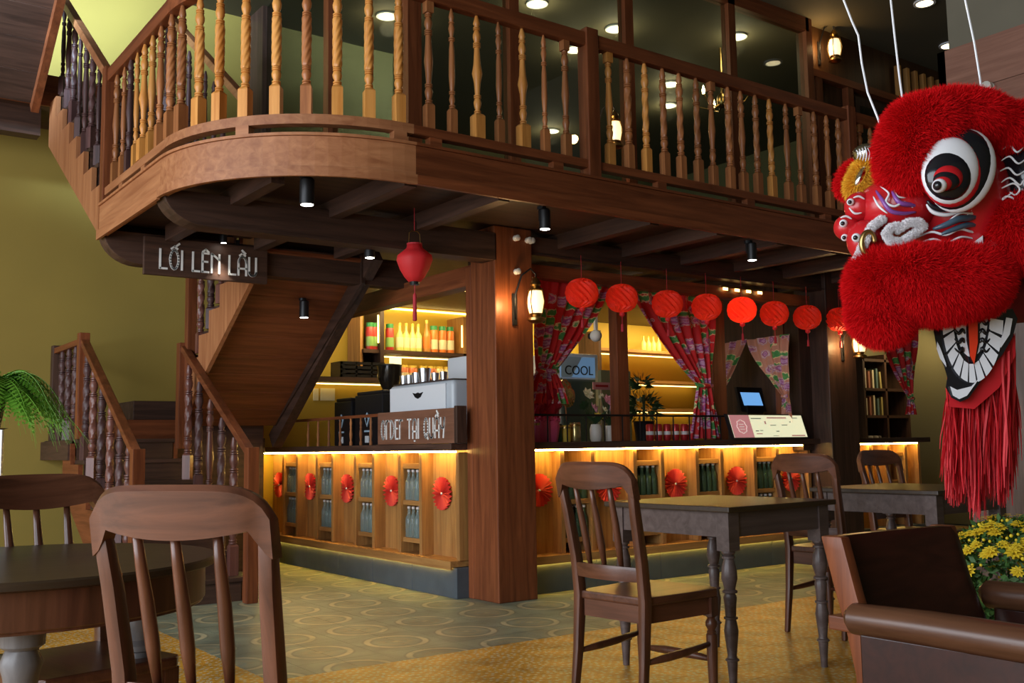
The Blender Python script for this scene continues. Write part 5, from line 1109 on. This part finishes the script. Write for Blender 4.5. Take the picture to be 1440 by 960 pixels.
# ------------------------------------------------------------------ lion-dance head
import numpy as np
LD = 3.0; S = LD/F_PX
fwh = Vector((cos(YAW), sin(YAW), 0)); AX = Vector((_r0.x,_r0.y,0)).normalized(); BX = -fwh; ZX = Vector((0,0,1))
def lp(x, y, b=0): return dep(x, y, LD-b)
li = thing('lion_dance_head', 'red furry lion-dance head with bulging eye hanging on strings at the right', 'lion head', tuple(lp(1335,310,0)))
INV = Matrix.Translation(-Vector(li.location))
def lb(mb, name, mat, parent=None, **k):
    mb.v = [tuple(Vector(v)-Vector(li.location)) for v in mb.v]; return mb.build(name, mat, parent or li, **k)
ROTF = Matrix((AX, BX, ZX)).transposed()     # columns: right, toward viewer side, up
def ell_px(mb, x, y, b, rx, rz, rb, tilt=0, nu=28, nv=16):
    R = ROTF @ Matrix.Rotation(radians(tilt), 3, 'Y'); return mb.ell(lp(x, y, b), (rx*S, rb, rz*S), R, nu, nv)
M['furred'] = plain('red_fur', (.72,.004,.007), .8, var=.2, nscale=25, spec=.15); M['lred'] = plain('lacquer_red', (.50,.012,.018), .25, spec=.5); M['lblack'] = plain('lacquer_black', (.010,.010,.014), .15, spec=.6); M['lwhite'] = plain('lacquer_white', (.78,.80,.84), .25)
M['furwhite'] = plain('white_fur', (.90,.88,.90), .8); M['furyellow'] = plain('yellow_fur', (.90,.50,.03), .8); M['lpurple'] = plain('violet_paint', (.22,.07,.32), .3); M['mirror'] = plain('silver_mirror', (.75,.75,.72), .08, 1); M['bloodred'] = plain('dark_red_cloth', (.18,.006,.012), .8); M['lteal'] = plain('slate_paint', (.05,.09,.13), .25)
rng = np.random.default_rng(4)
def fur_obj(name, lobes, mat, length=.034, width=.0022, dens=1.0, grav=.35):
    V = []; total = 0
    for (x, y, b, rx, rz, rb, tilt) in lobes:
        n = int(dens*170*(rx*rz)**.80)
        R = np.array(ROTF @ Matrix.Rotation(radians(tilt), 3, 'Y')); c = np.array(lp(x, y, b)-Vector(li.location)); r = np.array((rx*S, rb, rz*S))
        d = rng.normal(size=(n,3)); d /= np.linalg.norm(d, axis=1)[:,None]
        pos = d*r; nm = d/r; nm /= np.linalg.norm(nm, axis=1)[:,None]
        pos = pos @ R.T+c; nm = nm @ R.T
        dirv = nm*.75+rng.normal(size=(n,3))*.42+np.array((0,0,-grav)); dirv /= np.linalg.norm(dirv, axis=1)[:,None]
        L_ = length*(.6+.7*rng.random((n,1))); sd = np.cross(dirv, rng.normal(size=(n,3))); sd /= np.linalg.norm(sd, axis=1)[:,None]; sd *= width*.5
        basep = pos-nm*.006; midp = basep+dirv*L_*.55; tip = basep+dirv*L_+np.array((0,0,-.25))*L_*.35
        V.append(np.stack([basep-sd, basep+sd, midp+sd*.8, midp-sd*.8, tip], 1).reshape(-1,3)); total += n
    V = np.concatenate(V); k = np.arange(total)*5
    F = [(a, a+1, a+2, a+3) for a in k.tolist()]+[(a+3, a+2, a+4) for a in k.tolist()]
    me = bpy.data.meshes.new(name); me.from_pydata(V.tolist(), [], F); me.materials.append(mat); o = bpy.data.objects.new(name, me); COL.objects.link(o); o.parent = li; tag(o, kind='stuff'); return o
def lobe_part(name, lobes, mat, **k):
    mb = MB()
    for (x, y, b, rx, rz, rb, tilt) in lobes: ell_px(mb, x, y, b, rx, rz, rb, tilt)
    o = lb(mb, name, mat, smooth=True, fix=False); f = fur_obj(name+'_fur', lobes, mat, **k); f.parent = o
    return o
# shell
mb = MB(); ell_px(mb, 1334, 285, -.02, 78, 105, .20); lb(mb, 'head_shell', M['lred'], smooth=True, fix=False)
mb = MB(); ell_px(mb, 1258, 294, .05, 54, 42, .13, 0); lb(mb, 'muzzle_shell', M['lred'], smooth=True, fix=False)
mb = MB(); ell_px(mb, 1430, 270, .0, 52, 95, .16); lb(mb, 'side_shell', M['lblack'], smooth=True, fix=False)
mb = MB(); ell_px(mb, 1430, 420, -.10, 60, 35, .14); lb(mb, 'back_cloth', M['bloodred'], smooth=True, fix=False)
lobe_part('brow', [(1274,212,.13,31,58,.10,6),(1298,182,.13,46,40,.10,0),(1342,167,.10,72,33,.10,0),(1400,178,.07,50,28,.09,18),(1440,180,.03,40,28,.08,0)], M['furred'])
lobe_part('upper_lip', [(1318,398,.16,85,46,.12,-4),(1375,392,.12,34,42,.10,0),(1236,402,.14,36,46,.09,0),(1240,440,.13,38,36,.08,20),(1280,385,.18,50,32,.10,0)], M['furred'])
lobe_part('ear', [(1436,322,.12,50,42,.09,0),(1425,345,.12,36,30,.08,0)], M['furred'])
lobe_part('far_brow', [(1198,252,-.12,14,22,.06,20)], M['furred'], length=.03)
# eye
eye = None
def eye_layer(nm, mat, x, y, rx, rz, b, tilt=0, th=.016):
    global eye
    mb = MB(); ell_px(mb, x, y, b, rx, rz, th, tilt, 36, 16); o = lb(mb, nm, mat, eye if eye else li, smooth=True, fix=False)
    if eye is None: eye = o
eye_layer('eye', M['lwhite'], 1352, 240, 43, 58, .215, 24, .03); eye_layer('eye_socket_band', M['lblack'], 1348, 238, 41, 56, .222, 24, .03)
eye_layer('eye_red_ring', M['lred'], 1338, 241, 40, 48, .232, 12, .03); eye_layer('eye_white', M['lwhite'], 1336, 240, 37, 45, .239, 12, .032); eye_layer('iris', M['lblack'], 1333, 247, 30, 33, .251, 0, .032)
eye_layer('iris_red_arc', M['lred'], 1333, 250, 19, 17, .270, 0, .024); eye_layer('iris_inner', M['lblack'], 1331, 254, 17, 14, .277, 0, .022); eye_layer('iris_red_spot', M['lred'], 1326, 258, 12, 10, .283, 0, .021); eye_layer('pupil_ball', M['lwhite'], 1321, 261, 9, 9, .292, 0, .02); eye_layer('pupil_dot', M['lblack'], 1318, 261, 5, 6, .304, 0, .014)
# lower lid: white and black sweep under the eye
def stroke(pts, b, w, nm, mat, flat=.5):
    # smooth polyline in photo-plane coordinates laid over the shell
    P_ = [Vector((a, c, 0)) for a, c in pts]; out = []
    n = len(P_)
    for i in range(n-1):
        p0, p1, p2, p3 = P_[max(i-1,0)], P_[i], P_[i+1], P_[min(i+2,n-1)]
        for k in range(5):
            t = k/5; out.append(.5*((2*p1)+(p2-p0)*t+(2*p0-5*p1+4*p2-p3)*t*t+(3*p1-p0-3*p2+p3)*t**3))
    out.append(P_[-1]); m_ = len(out)
    bb = b if callable(b) else (lambda x, y: b)
    rad = [w*S*max(.12, sin(pi*(.06+.88*i/(m_-1))))**.6 for i in range(m_)]
    mb = MB(); mb.tube([lp(p.x, p.y, bb(p.x, p.y)) for p in out], rad, 6, up=tuple(BX)); return lb(mb, nm, mat, smooth=True)
def shellb(x, y):
    v = 1-((x-1334)/78)**2-((y-285)/105)**2; a = -.02+.20*sqrt(max(0, v))
    v = 1-((x-1258)/54)**2-((y-294)/42)**2; c = .05+.13*sqrt(max(0, v)) if v > 0 else -9
    v = 1-((x-1430)/52)**2-((y-270)/95)**2; d = .0+.16*sqrt(max(0, v)) if v > 0 else -9
    return max(a, c, d)+.011
stroke([(1304,282),(1312,291),(1328,294),(1350,288),(1372,272),(1384,252)], .185, 4.5, 'lid_stroke', M['lblack']); stroke([(1303,287),(1312,298),(1330,302),(1352,297)], .18, 3, 'lid_stroke', M['lwhite'])
# flame painting on the cheek
for pts, mt, w_ in [
 ([(1290,334),(1310,326),(1330,330),(1350,322),(1372,326),(1392,312)],'lwhite',2.0), ([(1292,342),(1312,336),(1332,341),(1352,333),(1372,336)],'lwhite',1.8), ([(1276,346),(1290,358),(1306,352),(1322,356),(1338,346)],'lwhite',1.8), ([(1268,350),(1282,366),(1300,360),(1318,364)],'lwhite',1.4),
 ([(1312,322),(1330,316),(1348,308),(1366,306),(1382,300)],'lteal',5), ([(1322,330),(1342,322),(1362,316),(1384,318)],'lteal',4), ([(1300,350),(1316,345),(1330,348)],'lblack',3.5),
 ([(1330,314),(1350,300),(1372,300),(1390,290),(1402,296)],'lwhite',1.6), ([(1360,302),(1374,296),(1384,300),(1376,308)],'lwhite',1.4), ([(1366,296),(1384,284),(1404,284),(1424,270)],'lwhite',1.6), ([(1404,284),(1416,276),(1428,282),(1424,292)],'lwhite',1.6),
 ([(1238,262),(1250,272),(1246,284),(1258,290),(1272,284),(1284,292)],'lwhite',1.8), ([(1244,256),(1256,264),(1262,276),(1276,278)],'lwhite',1.6), ([(1232,268),(1240,280),(1252,296),(1270,300),(1288,298)],'lpurple',3.0), ([(1254,268),(1264,284),(1280,288),(1298,290)],'lpurple',3.5), ([(1228,276),(1236,290),(1248,300)],'lwhite',1.6), ([(1270,262),(1276,276),(1290,282)],'lpurple',3.0),
 ([(1410,210),(1420,204),(1430,214),(1440,206)],'lwhite',1.5), ([(1408,226),(1420,220),(1432,230),(1444,222)],'lwhite',1.5), ([(1404,242),(1418,236),(1430,246),(1444,238)],'lwhite',1.5), ([(1406,258),(1420,250),(1434,260),(1440,252)],'lwhite',1.5), ([(1398,270),(1414,262),(1426,258),(1434,266),(1428,274),(1420,270)],'lwhite',1.5), ([(1394,306),(1410,300),(1420,306),(1432,298)],'lwhite',1.4)]:
    stroke(pts, shellb, w_, 'paint_stroke', M[mt])
# nose, horn, trims
def ball(nm, x, y, b, r, mat, parent=None, rz=None):
    mb = MB(); ell_px(mb, x, y, b, r, rz or r, r*S); return lb(mb, nm, mat, parent, smooth=True, fix=False)
n1_ = ball('nose_ball', 1209, 291, .06, 21, M['lred']); n2_ = ball('nose_ball', 1191, 320, .05, 18, M['lred']); n3_ = ball('nose_ball', 1216, 338, .10, 24, M['lred'], rz=28)
for (x, y, r, b, pr) in ((1196,284,5,.094,n1_),(1186,314,5.5,.083,n2_),(1188,334,5,.080,n2_),(1204,334,6,.145,n3_)):
    w1 = ball('eye_mark', x, y, b, r, M['lwhite'], pr); w1['label'] = 'white painted mark'; ball('eye_mark_dot', x-1, y, b+.008, r*.55, M['lblack'], pr)
for pts, b in (([(1194,292),(1202,300),(1212,299)],.103),([(1200,278),(1208,276),(1216,280)],.101),([(1182,306),(1190,304),(1198,308)],.088)): stroke(pts, b, 1.6, 'nose_stroke', M['lwhite'])
mb = MB(); mb.tube([lp(1221+9*cos(t), 342+16*sin(t), .165) for t in [pi*.5+2*pi*k/20*.75 for k in range(21)]], .008, 8); lb(mb, 'gold_trim', M['brass'], smooth=True)
lobe_part('gold_crest', [(1211,250,-.02,13,27,.03,28)], M['furyellow'], length=.028)
mb = MB(); ell_px(mb, 1210, 248, .012, 7, 17, .02, 28); lb(mb, 'crest_mirror', M['mirror'], smooth=True, fix=False)
mb = MB(); ell_px(mb, 1218, 217, -.02, 19, 15, .04, 0); hb = lb(mb, 'horn_ball', M['mirror'], smooth=True, fix=False)
for k in range(7):
    x = 1206+k*4; stroke([(x-2,206+abs(k-3)*1.6),(x+1,216),(x-1,227-abs(k-3)*1.2)], -.02+.041-.003*abs(k-3)**1.5, .9, 'horn_wire', M['lwhite'])
def fur_line(name, pts, r, mat):
    lobes = []
    for (a, b, c), (d, e, f) in zip(pts[:-1], pts[1:]):
        for k in range(3): t = k/3; lobes.append((a+(d-a)*t, b+(e-b)*t, c+(f-c)*t, r, r, r*S, 0))
    return lobe_part(name, lobes, mat, length=.011, dens=1.1)
fur_line('white_trim', [(1240,308,.14),(1226,318,.15),(1217,336,.16),(1209,356,.14),(1203,368,.12)], 4.5, M['furwhite'])
fur_line('white_trim', [(1262,322,.18),(1278,312,.18),(1292,312,.18),(1298,318,.17),(1282,330,.18),(1268,340,.19),(1252,338,.19),(1246,328,.19),(1252,320,.18),(1266,316,.18)], 4.2, M['furwhite'])
fur_line('white_trim', [(1262,440,.18),(1275,448,.17)], 5, M['furwhite']); fur_line('white_trim', [(1408,415,.06),(1398,428,.06),(1380,438,.06)], 4.5, M['furwhite']); fur_line('white_trim', [(1396,346,.16),(1408,362,.14)], 5, M['furwhite'])
mb = MB(); mb.prism([(1360,347),(1382,331),(1383,348)], lambda a, b, t: lp(a, b, t), .14, .165); lb(mb, 'fang', M['lwhite'])
stroke([(1286,293),(1287,291),(1285,290),(1284,292),(1286,294)], .165, 2, 'rivet', M['brass'])
# jaw board
def plate(nm, poly, b0, b1, mat, parent=None):
    mb = MB(); mb.prism(poly, lambda a, c, t: lp(a, c, t+(c-440)*.0003), b0, b1); return lb(mb, nm, mat, parent)
jaw = plate('jaw_board', [(1314,436),(1313,466),(1318,494),(1328,516),(1332,530),(1330,545),(1338,559),(1350,565),(1362,560),(1385,528),(1410,498),(1424,474),(1431,448),(1424,434),(1406,434),(1370,436)], .06, .085, M['lblack'])
inner = lambda t: (1366+26*cos(t), 446+66*max(0, sin(t)))
outer_ = lambda t: (1368+43*cos(t), 448+90*max(0, sin(t)))
nt_ = 11
for k in range(nt_):
    t0, t1 = pi*(k+.06)/nt_, pi*(k+.94)/nt_
    plate('tooth', [inner(t0), outer_(t0+.01), outer_((t0+t1)/2), outer_(t1-.01), inner(t1)], .085, .093, M['lwhite'], jaw)
plate('palate', [(1366+23*cos(pi*k/14), 444+58*sin(pi*k/14)) for k in range(15)], .085, .089, M['lwhite'], jaw)
for s_, xs in ((-1, 1350), (1, 1384)):
    for k in range(4): y = 450+k*13; stroke([(xs+s_*8, y), (xs+s_*2, y+6), (xs-s_*3, y), (xs-s_*8+k*s_, y+6)], .092+(y-440)*.0003, 2.4, 'palate_flame', M['lblack']).parent = jaw
plate('throat', [(1358,440),(1378,440),(1378,480),(1371,512),(1365,508),(1359,478)], .089, .092, M['lblack'], jaw)
plate('tongue', [(1361,440),(1375,440),(1375,482),(1370,512),(1364,500)], .092, .100, plain('tongue_red', (.80,.05,.015), .35), jaw)
plate('jaw_white_edge', [(1318,480),(1322,488),(1330,510),(1331,516),(1322,504),(1317,490)], .085, .092, M['lwhite'], jaw); plate('jaw_white_edge', [(1415,446),(1424,448),(1420,470),(1408,488),(1402,490),(1410,470)], .085, .092, M['lwhite'], jaw); plate('jaw_chin', [(1336,543),(1346,548),(1366,543),(1380,528),(1360,556),(1349,561),(1340,556)], .085, .092, M['lwhite'], jaw)
# beard
V = []; F = []; n = 1900
for k in range(n):
    u = rng.random(); x0 = 1333+u*92; y0 = 548-u*75+rng.normal()*6; b0 = .02+rng.normal()*.02; bot = 600+60*rng.random()+55*(abs(sin(u*9+.5)))+(20 if .25 < u < .5 else 0); pts = []
    wx = rng.normal()*5
    for j in range(6):
        t = j/5; pts.append(np.array(lp(x0+wx*t+3*sin(t*5+k), y0+(bot-y0)*t, b0))-np.array(li.location))
    w_ = .0022*(.6+.8*rng.random()); sd = np.array(AX)*w_*cos(k)+np.array(BX)*w_*sin(k); base = len(V)
    for j, p_ in enumerate(pts): q_ = .35 if j == 5 else 1; V += [(p_-sd*q_).tolist(), (p_+sd*q_).tolist()]
    F += [(base+2*j, base+2*j+1, base+2*j+3, base+2*j+2) for j in range(5)]
me = bpy.data.meshes.new('beard'); me.from_pydata(V, [], F); M['beard'] = plain('crimson_beard', (.58,.010,.018), .6); me.materials.append(M['beard']); o = bpy.data.objects.new('beard', me); COL.objects.link(o); o.parent = li; tag(o, 'long crimson beard strands', kind='stuff')
plate('beard_root', [(1331,530),(1345,560),(1362,556),(1412,492),(1428,470),(1428,500),(1405,545),(1370,575),(1336,572)], .03, .055, M['beard'])
# strings
def string(nm, pts, label):
    P_ = [lp(*p_) for p_ in pts]; P_.append(Vector((P_[-1].x, P_[-1].y, 5.6))); o = MB().tube(P_, .0032, 6).build(nm, M['lwhite']); tag(o, label, 'string', 'strings holding the lion head'); return o
string('hanging_string', [(1243,192,.06),(1234,165,.04),(1220,130,.02),(1212,90,0),(1207,50,0),(1198,30,0),(1184,-6,0)], 'leftmost white knotted string holding up the lion head')
string('hanging_string', [(1272,160,.08),(1265,110,.05),(1258,50,.03),(1252,-6,.02)], 'middle white string holding up the lion head'); string('hanging_string', [(1382,142,.02),(1378,110,0),(1370,60,0),(1356,-6,0)], 'rightmost thin string holding up the lion head')
